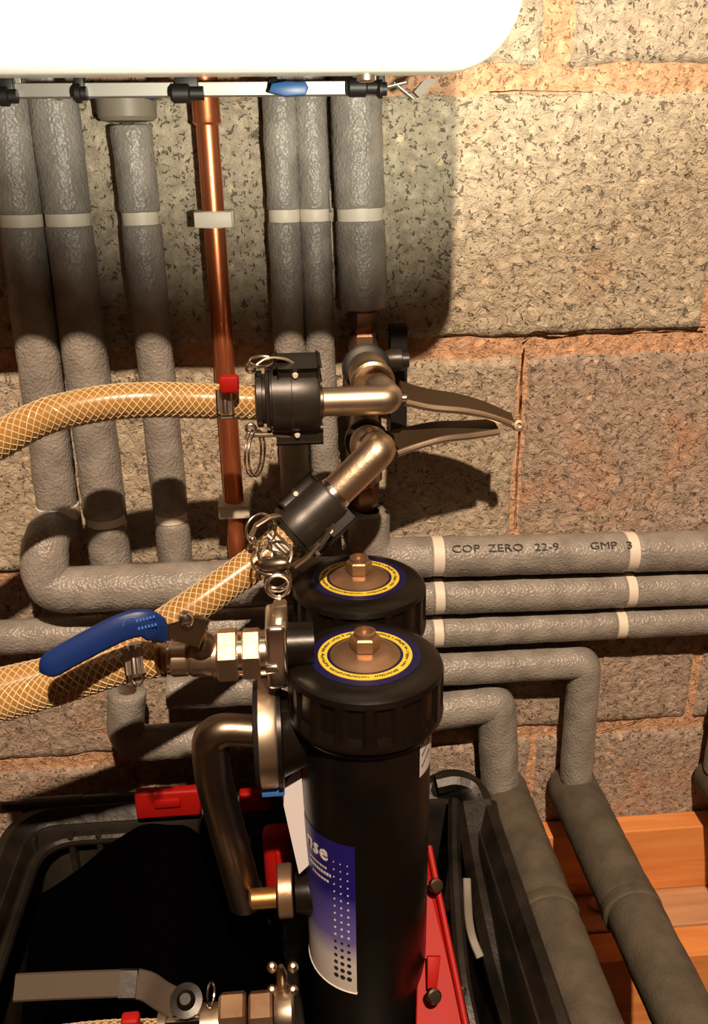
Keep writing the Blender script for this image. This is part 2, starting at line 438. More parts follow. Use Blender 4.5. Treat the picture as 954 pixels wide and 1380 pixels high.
# rubble and a screw head in the dust between the pipes
bm = NB(); c = PZ(806, 1222, zf)
bmesh.ops.create_icosphere(bm, subdivisions=2, radius=0.010)
for v in bm.verts: v.co = V((v.co.x*1.1, v.co.y, v.co.z*0.6))*(1+0.35*noise.noise(v.co*150)) + c + V((0, 0, 0.0045))
tag(finish('mortar_crumb', bm, M['mortar']), 'small crumb of mortar on the board between the two low grey pipes', 'rubble')

# ------------------------------------------------------------------ boiler
qB = 0.24
cor = P(705, 93, qB); zbB = P(450, 97, qB).z; xr = cor.x; xl = xr-0.45; RB = 0.045
boiler = thing('wall_boiler', 'white wall-hung boiler with rounded corners above the pipes', 'boiler', V(((xr+xl)/2, -0.15, zbB)))
def rrect(x0, x1, z0_, z1_, r, n=8):
    pts = []
    for cx, cz, a0 in ((x1-r, z0_+r, -PI/2), (x1-r, z1_-r, 0), (x0+r, z1_-r, PI/2), (x0+r, z0_+r, PI)):
        for k in range(n+1):
            a = a0+PI/2*k/n; pts.append((cx+r*math.cos(a), cz+r*math.sin(a)))
    return pts
def loft(bm, loops):
    rings = [[bm.verts.new(p) for p in lp] for lp in loops]
    n = len(rings[0])
    for A, B in zip(rings, rings[1:]):
        for k in range(n): bm.faces.new((A[k], A[(k+1) % n], B[(k+1) % n], B[k]))
    return rings
bm = NB(); zT = zbB+0.70; RECESS = 0.026
def bl(inset, y): return [V((x, y, z)) for x, z in rrect(xl+inset, xr-inset, zbB+inset, zT-inset, RB-inset*0.8)]
rs = loft(bm, [bl(0.012, -qB-0.0), bl(0.004, -qB+0.001), bl(0.001, -qB+0.004), bl(0, -qB+0.009), bl(0, -qB+0.030), bl(0.0015, -qB+0.0315), bl(0.0015, -qB+0.036)])
bm.faces.new(rs[0][::-1]); bm.faces.new(rs[-1])
def bk(inset, y): return [V((x, y, z)) for x, z in rrect(xl+inset, xr-inset, zbB+RECESS, zT-inset, RB-0.01)]
rs = loft(bm, [bk(0.002, -qB+0.034), bk(0.002, -0.012)]); bm.faces.new(rs[0][::-1]); bm.faces.new(rs[-1])
# recess the underside: a separate lower tray is shown by a darker panel
finish('casing', bm, M['white'], boiler)
bm = NB(); box(bm, V(((xl+xr)/2-0.003, -0.115, zbB+RECESS-0.0016)), 0.365, 0.19, 0.002, bev=0.0006); finish('underside_panel', bm, M['under'], boiler, smooth=False)
bm = NB(); box(bm, V(((xl+xr)/2-0.012, -qB+0.040, zbB+0.010)), 0.34, 0.006, 0.010, bev=0.0008); finish('panel_lip', bm, M['white'], boiler, smooth=False)
bm = NB(); c = P(492, 106, qB-0.028); lathe(bm, V((c.x, -qB+0.022, zbB-0.0002)), V((0, 0, -1)), [(0, 0.006), (0.003, 0.006), (0.004, 0.004), (0.004, 0)], 14); finish('screw', bm, M['steel'], boiler)
# jig rail behind the connections
qr = 0.12; zr_ = P(300, 128, qr).z
bm = NB(); x0 = P(20, 128, qr).x; x1 = P(512, 128, qr).x
box(bm, V(((x0+x1)/2, -qr, zr_)), x1-x0, 0.018, 0.0022, bev=0.0005)
box(bm, V(((x0+x1)/2, -qr-0.009, zr_+0.0035)), x1-x0, 0.0018, 0.009, bev=0.0004)
box(bm, V((x1-0.004, -qr, (zr_+zbB+RECESS)/2)), 0.006, 0.014, abs(zbB+RECESS-zr_), bev=0.0004); box(bm, V((x0+0.004, -qr, (zr_+zbB+RECESS)/2)), 0.006, 0.014, abs(zbB+RECESS-zr_), bev=0.0004)
rail = finish('jig_rail', bm, M['galv'], boiler, smooth=False)
bm = NB(); a = P(520, 118, 0.13); b = P(545, 112, 0.13); c = P(556, 133, 0.13)
strip(bm, [a, (a+b)/2, b], V((0, -1, 0)), 0.02, 0.0016); strip(bm, [b-V((0.008, 0, 0)), (b+c)/2-V((0.004, 0, 0)), c], V((0, -1, 0)), 0.010, 0.0016)
finish('bent_bracket', bm, M['galv'], boiler)
bm = NB(); a = P(568, 110, 0.12)
prism(bm, [a, P(590, 106, 0.12), P(562, 132, 0.12), P(555, 125, 0.12)], V((0, -0.01, 0))); finish('casing_gusset', bm, M['under'], boiler, smooth=False)
# spindle knobs of the isolating valves
def knob(u, v, w_, m, q=0.135, name='isolating_knob'):
    s = sc(v, q); c = P(u, v, q); bm = NB()
    r = 0.0065
    lathe(bm, c+V((-w_*s/2, 0, 0)), V((1, 0, 0)), [(0, r*0.7), (0.002, r), (w_*s*0.55, r), (w_*s*0.6, r*0.72), (w_*s, r*0.72)], 14)
    box(bm, c+V((0, 0.004, 0.006)), w_*s*0.7, 0.010, 0.012, bev=0.001)
    return finish(name, bm, m, boiler, label=None)
for u, v, w_ in ((10, 130, 26), (108, 126, 18), (252, 126, 44), (490, 118, 46), (514, 120, 14)): knob(u, v, w_, M['blackrub'])
bm = NB(); c = P(388, 119, 0.135)
s = sc(119, 0.135)
prism(bm, [P(362, 124, .145), P(366, 112, .145), P(385, 109, .145), P(412, 110, .145), P(416, 118, .145), P(412, 128, .145), P(385, 130, .145)], V((0, 0.012, 0)), bev=0.0012)
o = finish('isolating_handle', bm, M['bluefit'], boiler); o['label'] = 'blue plastic isolating handle'
knob(372, 116, 26, M['blackrub'], 0.125)
# the blue curved cable behind the second and third pipes
bm = NB(); tube(bm, spline([P(118, 132, .11), P(140, 127, .11), P(175, 126, .11), P(208, 132, .11)], 8), 0.0016, 8)
finish('flex_cable', bm, M['blue'], boiler)
# bare tails from the underside to the lagged pipes

# ------------------------------------------------------------------ pipes
def run(label, pts, r, gaps=(), fil=0.03, mats=None, name='insulated_pipe', group=None, sleevefrom=0.0, corepts=None, sn=0.006, gapw=0.010):
    """pts: corner points. gaps: list of (segment index, fraction) where two foam sleeves meet"""
    m = mats or M['foam']
    t = thing(name, label, 'pipe', pts[-1], group)
    segs = []; cur = [pts[0]]
    gl = sorted(gaps)
    for i in range(len(pts)-1):
        a, b = pts[i], pts[i+1]; d = (b-a)
        for gi, gf in gl:
            if gi == i:
                g = a+d*gf; e = d.normalized()*gapw/2
                cur.append(g-e); segs.append(cur); cur = [g+e]
        cur.append(b)
    segs.append(cur)
    for sg in segs:
        path = fillet(sg, fil, 8) if len(sg) > 2 else sg
        # resample finely for the uneven foam skin
        fine = [path[0]]
        for a, b in zip(path, path[1:]):
            n = max(1, int((b-a).length/sn))
            for k in range(1, n+1): fine.append(a+(b-a)*k/n)
        T0 = (fine[1]-fine[0]).normalized(); T1 = (fine[-1]-fine[-2]).normalized()
        fine = [fine[0]-T0*0.0, fine[0]+T0*0.0012] + fine[1:-1] + [fine[-1]-T1*0.0012, fine[-1]]
        rs = [r*0.94] + [r]*(len(fine)-2) + [r*0.94]
        bm = NB(); tube(bm, fine, rs, 22, rough=0.0008)
        finish('foam_sleeve', bm, m, t, ang=50)
    cp = fillet(corepts or pts, fil*0.8, 8)
    bm = NB(); tube(bm, cp, r*0.52, 14); finish('copper_core', bm, M['copper'], t, label='bare copper showing between the grey sleeves')
    return t
def clip(c, d, r, w, label, wallward=V((0, 1, 0)), dep=None, group='white pipe clips along the wall'):
    """ring clip around a pipe with a stem to the wall"""
    t = thing('pipe_clip', label, 'pipe clip', c, group)
    d = d.normalized(); bm = NB()
    lathe(bm, c-d*w/2, d, [(0, r*0.93), (w*0.08, r), (w*0.92, r), (w, r*0.93)], 28)
    finish('clip_band', bm, M['clip'], t, ang=40)
    dep = -c.y if dep is None else dep
    L_ = dep - r*0.6
    bm = NB(); x = d.cross(wallward).normalized()
    box(bm, c+wallward*(dep-L_/2-0.001), r*0.8, L_, w*0.8, X=x, Y=wallward, Z=d, bev=0.0008)
    finish('clip_base', bm, M['clip'], t, smooth=False)
    return t

def vline(u0, v0, u1, v1, q, vt, vb):
    """plumb pipe fitted to two photo points; returns top and bottom at rows vt, vb"""
    a = P(u0, v0, q); b = P(u1, v1, q); x = (a.x+b.x)/2; k = (b.x-a.x)/(b.z-a.z)
    def at(v):
        z = P(400, v, q).z
        return V((a.x+k*(z-a.z), -q, z))
    return at(vt), at(vb)
def frac(a, b, v, q):
    z = P(400, v, q).z; return (a.z-z)/(a.z-b.z)
def clipv(a, b, v, q, r, label, w=0.0160):
    f = frac(a, b, v, q); c = a+(b-a)*f; return clip(c, b-a, r*0.93, w, label)

# ---- verticals
qC = 0.0245
zTop = zbB+RECESS-0.003
def top_at(a, b, z):
    f = (z-a.z)/(b.z-a.z); return a+(b-a)*f
defs = [
  # label, u0,v0,u1,v1, radius px@290, top row, bottom row
  ('leftmost lagged grey pipe under the boiler, elbowing into the long horizontal pipe', 28, 290, 72, 640, 29.5, None),
  ('second lagged grey pipe from the left, wide sleeve close to the leftmost pipe', 91, 290, 135, 640, 31.0, None),
  ('third lagged grey pipe from the left, standing alone left of the bare copper pipe', 189, 290, 225, 640, 26.0, 166),
  ('lagged grey pipe just right of the bare copper pipe, behind the upper black hose coupler', 383, 290, 398, 640, 22.5, None),
  ('slim lagged grey pipe between the blue handle pipe and the widest pipe', 424, 290, 438, 640, 21.5, None),
]

VP = []
for i, (lab, u0, v0, u1, v1, rp, vt) in enumerate(defs):
    r = rp*sc(290, qC)
    a, b = vline(u0, v0, u1, v1, qC, 290, 640)
    a2 = top_at(a, b, zTop) if vt is None else top_at(a, b, P(400, vt, qC).z)
    VP.append((a2, b, r))
# 1: elbow into front horizontal
a2, b, r = VP[0]
qH = 0.070
h1z = P(200, 789, qH).z
e1 = top_at(a2, b, h1z); e1 = V((P(60, 789, qH).x, -qH, h1z)); k0 = top_at(a2, b, P(80, 702, qC).z)
h1end = P(470, 780, qH); h1end = V((h1end.x, -qH, P(380, 784, qH).z))
g1 = frac(a2, k0, 290, qC); 
rH1 = 31*sc(789, qH)
top1 = run(defs[0][0], [a2, k0], r, [(0, g1)], name='insulated_pipe')
bm = NB(); pth = fillet([k0-V((0, 0, 0.004)), V((e1.x+0.004, -qH+0.01, h1z+0.05)), V((e1.x, -qH, h1z)), h1end], 0.055, 12)
fine = [pth[0]]
for aa, bb in zip(pth, pth[1:]):
    n = max(1, int((bb-aa).length/0.006))
    for k in range(1, n+1): fine.append(aa+(bb-aa)*k/n)
rr = []
for p in fine: rr.append(rH1 if p.z < h1z+0.03 else r*0.92+(rH1-r*0.92)*max(0, 1-(p.z-h1z-0.03)/0.05))
h1 = thing('insulated_pipe', 'long lagged grey pipe running level at the left, above the blue lever', 'pipe', h1end)
tube(bm, fine, rr, 24, rough=0.0009); finish('foam_sleeve', bm, M['foam'], h1, ang=50)
bm = NB(); tube(bm, [h1end-V((0.03, 0, 0)), h1end+V((0.02, 0, 0))], 0.011, 14); finish('copper_core', bm, M['copper'], h1)
clipv(a2, k0, 290, qC, r, 'white clip on the leftmost lagged pipe, cut by the left edge of the photo')
cc = top_at(a2, k0, P(80, 682, qC).z)
clip(V((cc.x+0.000, cc.y, k0.z+0.010)), V((0, 0, 1)), r*1.05, 0.016, 'shaded white clip at the foot of the leftmost lagged pipe, above its elbow')
# 2,3: straight down behind
for i in (1, 2):
    a2, b, r = VP[i]
    bot = top_at(a2, b, P(150, 800, qC).z)
    gv = 688
    run(defs[i][0], [a2, bot], r, [(0, frac(a2, bot, 290, qC)), (0, frac(a2, bot, gv, qC))])
    clipv(a2, bot, 290, qC, r, ['', 'white clip on the second lagged pipe from the left', 'white clip on the lagged pipe standing left of the bare copper pipe'][i])
    clipv(a2, bot, gv, qC, r*0.97, ['', 'shaded clip low on the second lagged pipe, under the upper hose', 'shaded clip low on the third lagged pipe, left of the copper pipe'][i], 0.010)
# cup over the third pipe
c3 = VP[2][0]
bm = NB(); lathe(bm, V((c3.x-0.002, c3.y, c3.z+0.002)), V((0, 0, 1)), [(0, 0.012), (0.001, 0.021), (0.004, 0.024), (0.020, 0.0245), (0.024, 0.0245)], 28)
o = finish('boiler_spigot', bm, M['under'], boiler)
# 4,5
for i in (3, 4):
    a2, b, r = VP[i]
    bot = top_at(a2, b, P(150, 760, qC).z)
    run(defs[i][0], [a2, bot], r, [(0, frac(a2, bot, 290, qC))])
    clipv(a2, bot, 290, qC, r, 'white clip on the first lagged pipe right of the bare copper pipe' if i == 3 else 'white clip on the slim lagged pipe, middle of the right-hand three clips')
# dark clip bodies seen beside the bands
# 6: widest, stops above the valve
r6 = 33.5*sc(290, qC)
a, b = vline(482, 200, 489, 400, qC, 200, 400)
p6t = top_at(a, b, zTop); p6b = top_at(a, b, P(480, 415, qC).z)
run('widest lagged grey pipe, ending just above the fill valve', [p6t, p6b], r6, [(0, frac(p6t, p6b, 290, qC))])
clipv(p6t, p6b, 290, qC, r6, 'white clip on the widest lagged pipe, rightmost of the upper clips')
# copper
a, b = vline(288, 290, 313, 640, 0.030, 290, 640)
ct = top_at(a, b, zTop); cb = top_at(a, b, P(318, 765, 0.030).z); rc = 14.0*sc(400, 0.030)
cp = thing('copper_pipe', 'bare copper pipe hanging straight down from the boiler', 'pipe', cb)
bm = NB(); tube(bm, [ct+(cb-ct)*k/30 for k in range(31)], rc, 24, rough=0.0002); finish('tube', bm, M['copper'], cp)
s0 = frac(ct, cb, 166, .030)
bm = NB(); lathe(bm, ct, cb-ct, [(0.001, rc*1.22), ((cb-ct).length*s0-0.004, rc*1.22), ((cb-ct).length*s0-0.001, rc*1.28), ((cb-ct).length*s0+0.001, rc*1.05)], 26); finish('capillary_socket', bm, M['copper'], cp)
def copclip(v, w, label):
    f = frac(ct, cb, v, .030); c = ct+(cb-ct)*f
    t = thing('pipe_clip', label, 'pipe clip', c, 'white pipe clips along the wall')
    s = sc(v, .030); hw = w*s/2
    bm = NB(); lathe(bm, c-V((0, 0, 0.0068)), V((0, 0, 1)), [(0, rc*1.45), (0.0136, rc*1.45)], 24)
    box(bm, c+V((0, 0.008, 0)), hw*2, 0.024, 0.0135, bev=0.001)
    box(bm, c+V((0, -rc*0.9, 0)), hw*1.9, rc*1.3, 0.0130, bev=0.0012)
    finish('clip_band', bm, M['clip'], t, ang=40)
    bm = NB(); box(bm, c+V((0, 0.023, 0)), 0.016, 0.012, 0.012); finish('clip_base', bm, M['clip'], t, smooth=False)
copclip(293, 52, 'white clip on the bare copper pipe below the boiler'); copclip(680, 43, 'white clip low on the bare copper pipe beside the black coupler')

# ---- horizontals on the right
qP = 0.030
def hrun(label, c0, c1, w, left_u, ends, gaps_u, ru=None, fil=0.03):
    """c0,c1 = (u,v) two centre points; left_u where it starts"""
    a = P(*c0, qP); b = P(*c1, qP); r = w/2*sc((c0[1]+c1[1])/2, qP)
    k = (b.z-a.z)/(b.x-a.x)
    def at(u, v=None):
        x = P(u, (c0[1]+c1[1])/2, qP).x; return V((x, -qP, a.z+k*(x-a.x)))
    pts = [at(left_u)]
    if ru: pts.append(at(ru))
    else: pts.append(at(1500))
    gs = [(0, (at(g).x-pts[0].x)/(pts[1].x-pts[0].x)) for g in gaps_u]
    return pts, r, gs, at
# A: from pipe below valve
ptsA, rA, gA, atA = hrun('', (600, 749), (900, 742), 56, 540, None, (588, 846))
vx = P(497, 720, qP).x
elA = V((vx, -qP, atA(540).z+ (vx-atA(540).x)*0))
ptsA = [V((vx, -qP, P(497, 688, qP).z)), elA, ptsA[1]]
L_ = ptsA[2].x-ptsA[1].x
gA = [(1, (atA(u).x-vx)/L_) for u in (588, 846)]
tA = run('topmost level grey pipe at the right, printed in black, elbowing up to the valve', ptsA, rA, gA, fil=0.04)
for u, lb in ((588, 'left clip on the printed topmost level pipe, beside the rear filter cap'), (846, 'right clip on the printed topmost level pipe')):
    c = atA(u); clip(c, ptsA[2]-ptsA[1], rA*0.98, 0.0125, lb)
# printed lettering
def pipe_text(body, c, axis, r, size, ang):
    axis = axis.normalized()
    def f(co):
        a = ang + co.y/r
        n = V((0, -math.cos(a), math.sin(a)))
        return c + axis*co.x + n*(r+0.0008+co.z)
    return text_bm(body, size, 0.0002, f, 'LEFT')
s = sc(740, qP)
for body, u in (('COP', 604), ('ZERO', 652), ('22-9', 713), ('GMP', 786), ('3', 834)):
    c = atA(u)
    bm = pipe_text(body, c, ptsA[2]-ptsA[1], rA, 0.0105, math.radians(33))
    for v in bm.verts: v.co.x = c.x + (v.co.x-c.x)*1.35
    finish('printed_lettering', bm, M['inkm'], tA, smooth=False)
ptsB, rB, gB, atB = hrun('', (600, 803), (920, 792), 50, 430, None, (590, 845))
run('second level grey pipe from the top at the right, below the printed one', ptsB, rB, gB)
ptsC, rC_, gC, atC = hrun('', (600, 851), (920, 836), 43, 430, None, (589, 833))
run('third level grey pipe from the top at the right, lowest that reaches the edge', ptsC, rC_, gC)
for at_, us, r, k0_ in ((atB, (590, 845), rB, 'second'), (atC, (589, 833), rC_, 'third')):
    for u, sd in zip(us, ('left', 'right')):
        clip(at_(u), V((1, 0, 0)), r*0.98, 0.011, f'{sd} clip on the {k0_} level pipe from the top')
ptsD, rD, gD, atD = hrun('', (600, 901), (760, 893), 46, 430, None, (), 787)
zD = P(770, 1044, qP).z
dD = V((P(771, 1040, qP).x, -qP, zD)); rD_ = 24*sc(960, qP)
ptsE, rE, gE, atE = hrun('', (600, 955), (650, 948), 54, 360, None, (), 668)
rE_ = 27*sc(990, qP)
dE = V((P(669, 1045, qP).x, -qP, P(669, 1048, qP).z))
# low pipes running out towards the viewer on the timbers
rQ = 0.0285
zQ = max(zt+rQ+0.001, P(775, 1070, qP).z)
def low_pipe(label, horiz, r1, X, qgap):
    top = horiz[-1]
    t = run(label, horiz+[V((top.x+(X-top.x)*0.6, -qP, zQ+rQ*0.7))], r1, [], fil=0.010)
    return t
XD = P(771, 1050, qP).x+0.006; XE = P(672, 1060, qP).x+0.008
low_pipe('fourth level grey pipe from the top, turning down at the right', ptsD, rD, XD, 0)
low_pipe('fifth, lowest level grey pipe, turning down beside the filter', ptsE, rE, XE, 0)
for X, rq, lab, vj in ((XD, rQ, 'low grey pipe at the far right lying over the timbers towards the viewer', 1215), (XE, rQ*1.04, 'low grey pipe running towards the viewer beside the black tool case', 1212)):
    t = thing('insulated_pipe', lab, 'pipe', V((X, -0.4, zQ-rQ)))
    yj = PZ(700, vj, zQ+rQ*0.8).y
    for (ya, yb, r_) in ((-0.010, yj+0.0015, rq), (yj-0.0015, -0.75, rq*0.97)):
        n = int(abs(yb-ya)/0.008); path = [V((X+ (0.0 if ya > -0.02 else 0.001), ya+(yb-ya)*k/n, zQ)) for k in range(n+1)]
        rr = [r_]*len(path)
        rr[0] = r_*0.96
        if ya > -0.02: rr[-1] = r_*1.015; rr[-2] = r_*1.02
        bm = NB(); tube(bm, path, rr, 26, rough=0.0009); finish('foam_sleeve', bm, M['foam_dimmed'], t, ang=50)
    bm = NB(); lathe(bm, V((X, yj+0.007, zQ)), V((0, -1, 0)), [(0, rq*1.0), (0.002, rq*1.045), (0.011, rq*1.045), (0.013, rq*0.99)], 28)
    finish('sleeve_collar', bm, M['foam_dimmed'], t)
    bm = NB(); tube(bm, [V((X, -0.012, zQ)), V((X, -0.77, zQ))], 0.014, 14); finish('copper_core', bm, M['copper'], t)
# third low pipe only just entering the frame at the right
XF = P(975, 1060, qP).x
t = thing('insulated_pipe', 'grey pipe just entering at the right edge above the orange rail', 'pipe', V((XF, -0.1, zQ)))
bm = NB(); n = 30; tube(bm, [V((XF, -0.012-0.5*k/n, zQ)) for k in range(n+1)], rQ, 22, rough=0.0009); finish('foam_sleeve', bm, M['foam_dimmed'], t)
bm = NB(); n = 10; tube(bm, [V((XF-0.004, -qP, zQ+rQ*0.7+0.2*k/n)) for k in range(n+1)], 0.022, 22, rough=0.0009); finish('foam_riser', bm, M['foam'], t)
# ---- lower horizontals at the left
def lh(label, a, b, w, q, ex=()):
    pts = list(ex)+[P(*a, q), P(*b, q)]; r = w/2*sc((a[1]+b[1])/2, q)
    for p in pts: p.y = -q
    return run(label, pts, r, fil=0.03)
lh('lagged grey pipe partly hidden under the long left pipe, leaving at the left edge', (-60, 862), (420, 838), 46, 0.05)
lh('short lagged grey pipe below the hose valve, lit in patches', (226, 932), (420, 921), 48, 0.05)
lh('lowest lagged grey pipe at the left with a squared elbow and upright stub', (168, 1004), (424, 984), 48, 0.05, ex=[P(171, 930, 0.05)])

# ------------------------------------------------------------------ filling valve and its two elbows
vt_ = thing('fill_valve', 'nickel twin valve body behind the two hose elbows, with its nuts and black handwheel', 'valve', P(490, 690, qC))
xv = P(490, 500, qC).x
def zof(v): return P(490, v, qC).z
bm = NB(); tube(bm, [V((xv, -qC, zof(400))), V((xv, -qC, zof(700)))], 0.0095, 18); finish('riser', bm, M['copper'], vt_)
for va, vb, r, m in ((442, 418, 0.0125, M['bronze']), (476, 448, 0.0140, M['bronze']), (682, 656, 0.0135, M['bronze'])):
    bm = NB(); hexnut(bm, V((xv, -qC, zof(va))), V((0, 0, 1)), zof(vb)-zof(va), r, rot=PI/6); finish('compression_nut', bm, m, vt_)
bm = NB(); lathe(bm, V((xv, -qC, zof(650))), V((0, 0, 1)), [(0, 0.012), (0.004, 0.017), (0.03, 0.018), (0.07, 0.016), (0.10, 0.018), (0.125, 0.017), (0.13, 0.012)], 26); finish('valve_body', bm, M['cast'], vt_)
# black back plate, square edged, right of the valve
bm = NB(); box(bm, P(536, 510, 0.022), 0.016, 0.016, 0.100, bev=0.001)
finish('back_plate', bm, M['blackrub'], vt_, smooth=False)
bm = NB(); c = P(519, 486, 0.055); lathe(bm, c, V((1, 0, 0)), [(0, 0.009), (0.006, 0.0105), (0.014, 0.0105), (0.015, 0.007), (0.021, 0.007), (0.022, 0)], 20); finish('handwheel', bm, M['coupler'], vt_)
bm = NB(); lathe(bm, P(492, 497, 0.072), V((0.05, -1, 0.25)), [(0, 0.017), (0.003, 0.021), (0.012, 0.021), (0.014, 0.018)], 30); finish('port_seal', bm, M['blackrub'], vt_)
bm = NB(); lathe(bm, P(493, 592, 0.072), V((0.0, -1, 0.15)), [(0, 0.016), (0.003, 0.0195), (0.012, 0.0195), (0.014, 0.017)], 30); finish('port_seal', bm, M['blackrub'], vt_)

# upper elbow with barrel
el = thing('hose_elbow', 'upper nickel elbow whose bright barrel points left into the black coupler', 'pipe fitting', P(500, 540, 0.12))
bm = NB(); lathe(bm, P(495, 500, 0.082), P(505, 522, 0.128)-P(495, 500, 0.082), [(0, 0.0175), (0.016, 0.0175), (0.018, 0.0165), (0.030, 0.0165), (0.032, 0.0188), (0.036, 0.0188), (0.038, 0.0165), (0.030, 0.0150)], 32)
finish('elbow_socket', bm, M['cast'], el)
bA = P(424, 540.5, 0.142); bB = P(520, 540.5, 0.142); bB.z = bA.z = (bA.z+bB.z)/2
bm = NB(); pth = fillet([bA, V((bB.x+0.004, bB.y, bB.z)), P(508, 520, 0.118)], 0.007, 6)
tube(bm, pth, 0.0118, 28); finish('barrel', bm, M['steel'], el)
bm = NB(); lathe(bm, bA+V((0.002, 0, 0)), V((1, 0, 0)), [(0, 0.0132), (0.004, 0.0136), (0.005, 0.0120)], 28); finish('barrel_collar', bm, M['darksteel'], el)
bm = NB(); lathe(bm, P(534, 537, 0.12), V((1, -0.1, 0.0)), [(0, 0.0034), (0.008, 0.0034), (0.009, 0.0024), (0.009, 0)], 12); finish('pin', bm, M['bright'], el)
# lower elbow
el2 = thing('hose_elbow', 'lower nickel elbow whose barrel slants down left into the second black coupler', 'pipe fitting', P(500, 600, 0.12))
bm = NB(); lathe(bm, P(494, 595, 0.080), P(503, 606, 0.128)-P(494, 595, 0.080), [(0, 0.016), (0.020, 0.016), (0.022, 0.0175), (0.028, 0.0175), (0.030, 0.0160), (0.042, 0.0140)], 32)
finish('elbow_socket', bm, M['cast'], el2)
c1, c2 = P(512, 606, 0.142), P(448, 668, 0.150)
bm = NB(); pth = fillet([P(505, 602, 0.115), c1, c2], 0.007, 6); tube(bm, pth, 0.0142, 28); finish('barrel', bm, M['cast'], el2)
bm = NB(); d = (c2-c1).normalized(); lathe(bm, c2-d*0.006, d, [(0, 0.0142), (0.002, 0.0150), (0.010, 0.0152), (0.012, 0.0135)], 28); finish('barrel_collar', bm, M['bright'], el2)
# levers
vdir = (P(600, 560, 0.1)-CAMP).normalized()
wd = V((0.08, -1.0, -0.30))
def lever(label, px, q0, q1, eye):
    t = thing('valve_lever', label, 'lever', P(px[0][0], px[0][1], q0))
    n = len(px); pts = spline([P(u, v, q0+(q1-q0)*i/(n-1)) for i, (u, v) in enumerate(px)], 8)
    bm = NB(); strip(bm, pts, wd, lambda f: 0.036-0.016*f, 0.0042); finish('lever_arm', bm, M['leverm'], t)
    # bright rounded front edge
    bm = NB(); off = wd.normalized()*0.0145
    tube(bm, [p+off*(1.20-0.52*i/(len(pts)-1)) for i, p in enumerate(pts)], 0.0030, 10); finish('rolled_edge', bm, M['steel'], t)
    if eye:
        c = pts[-1]+off*0.75
        bm = NB(); lathe(bm, c+V((0.002, 0.004, 0)), V((0, -1, 0.3)), [(0, 0.0052), (0.006, 0.0056), (0.008, 0.0046), (0.0082, 0.0022), (0.006, 0.002), (0.006, 0)], 18)
        finish('lever_eye', bm, M['steel'], t)
    return t
lever('upper of two levers meeting at a point, ending in a round eye', [(540, 528), (575, 537), (620, 543), (655, 552), (690, 566)], 0.095, 0.092, True)
lever('lower of two levers meeting at a point, slightly curved', [(530, 596), (552, 590), (590, 581), (630, 578), (668, 574)], 0.098, 0.088, False)

# ------------------------------------------------------------------ cam couplers
def coupler(label, A, B, r, updir, arms=True):
    """A hose end, B fitting end"""
    d = (B-A).normalized(); L_ = (B-A).length
    t = thing('cam_coupler', label, 'hose coupler', (A+B)/2)
    bm = NB(); lathe(bm, A, d, [(0, r*0.74), (0.001, r*0.80), (0.005, r*0.80), (0.0055, r*0.70), (0.0075, r*0.70), (0.008, r*0.92), (0.0105, r*0.95), (0.0115, r*0.90), (0.0125, r*0.90), (0.013, r*1.0), (L_*0.55, r*1.0), (L_*0.56, r*0.985), (L_-0.003, r*0.985), (L_-0.001, r*0.95), (L_, r*0.80)], 40)
    finish('coupler_body', bm, M['coupler'], t)
    for s_ in (1, -1):
        u_ = updir*s_; w_ = d.cross(updir)
        bm = NB(); c = A+d*(L_*0.66)+u_*(r*0.90); box(bm, c, L_*0.62, r*1.15, r*0.40, X=d, Y=w_, Z=u_, bev=0.003, seg=3)
        finish('cam_lug', bm, M['coupler'], t)
        bm = NB(); lathe(bm, A+d*(L_*0.62)+u_*(r*0.88)-w_*(r*0.66), w_, [(0, 0), (0, 0.0018), (0.0012, 0.0024), (r*1.32-0.0012, 0.0024), (r*1.32, 0.0018), (r*1.32, 0)], 12)
        finish('cam_pin', bm, M['clip'], t)
    return t, d, L_
upz = V((0, -0.12, 1)).normalized()
qK = 0.145
KA = P(345, 538, qK); KB = P(431, 538, qK); KB.z = KA.z
k1, kd, kl = coupler('upper black cam coupler joining the braided hose to the bright barrel', KA, KB, 0.0282, upz)
k1.name = 'cam_coupler'
# its arms: upper strap with rolled eye, lower straight arm with hanging ring
bm = NB(); strip(bm, spline([P(398, 492, qK+.004), P(382, 484, qK+.006), P(362, 483, qK+.008), P(350, 489, qK+.01), P(341, 497, qK+.012)], 8), V((0, -1, .3)), 0.010, 0.0022)
ar = finish('cam_arm', bm, M['steel'], k1)
bm = NB(); tube(bm, ring_pts(P(337.5, 496, qK+.012), V((0.1, -1, 0)), 0.0032), 0.0014, 8, closed=True); finish('arm_eye', bm, M['bright'], ar)
bm = NB(); tube(bm, ring_pts(P(352, 487, qK+.012), V((0.2, -0.5, 1)), 0.010, squash=0.6), 0.0010, 8, closed=True); finish('finger_ring', bm, M['bright'], ar)
bm = NB(); strip(bm, [P(338, 585, qK+.010), P(352, 586, qK+.010), P(370, 585, qK+.010), P(396, 587, qK+.008)], V((0, -1, .1)), 0.009, 0.0036)
ar = finish('cam_arm', bm, M['steel'], k1)
bm = NB(); tube(bm, ring_pts(P(338, 578, qK+.012), V((0.1, -1, 0)), 0.0036), 0.0014, 8, closed=True); finish('arm_eye', bm, M['bright'], ar)
for dx in (0, 0.003):
    bm = NB(); tube(bm, ring_pts(P(341, 611, qK+.010)+V((dx, 0.0, 0)), V((1, -0.35, 0.0)), 0.0185, squash=1.0), 0.0010, 8, closed=True); finish('finger_ring', bm, M['bright'], ar)
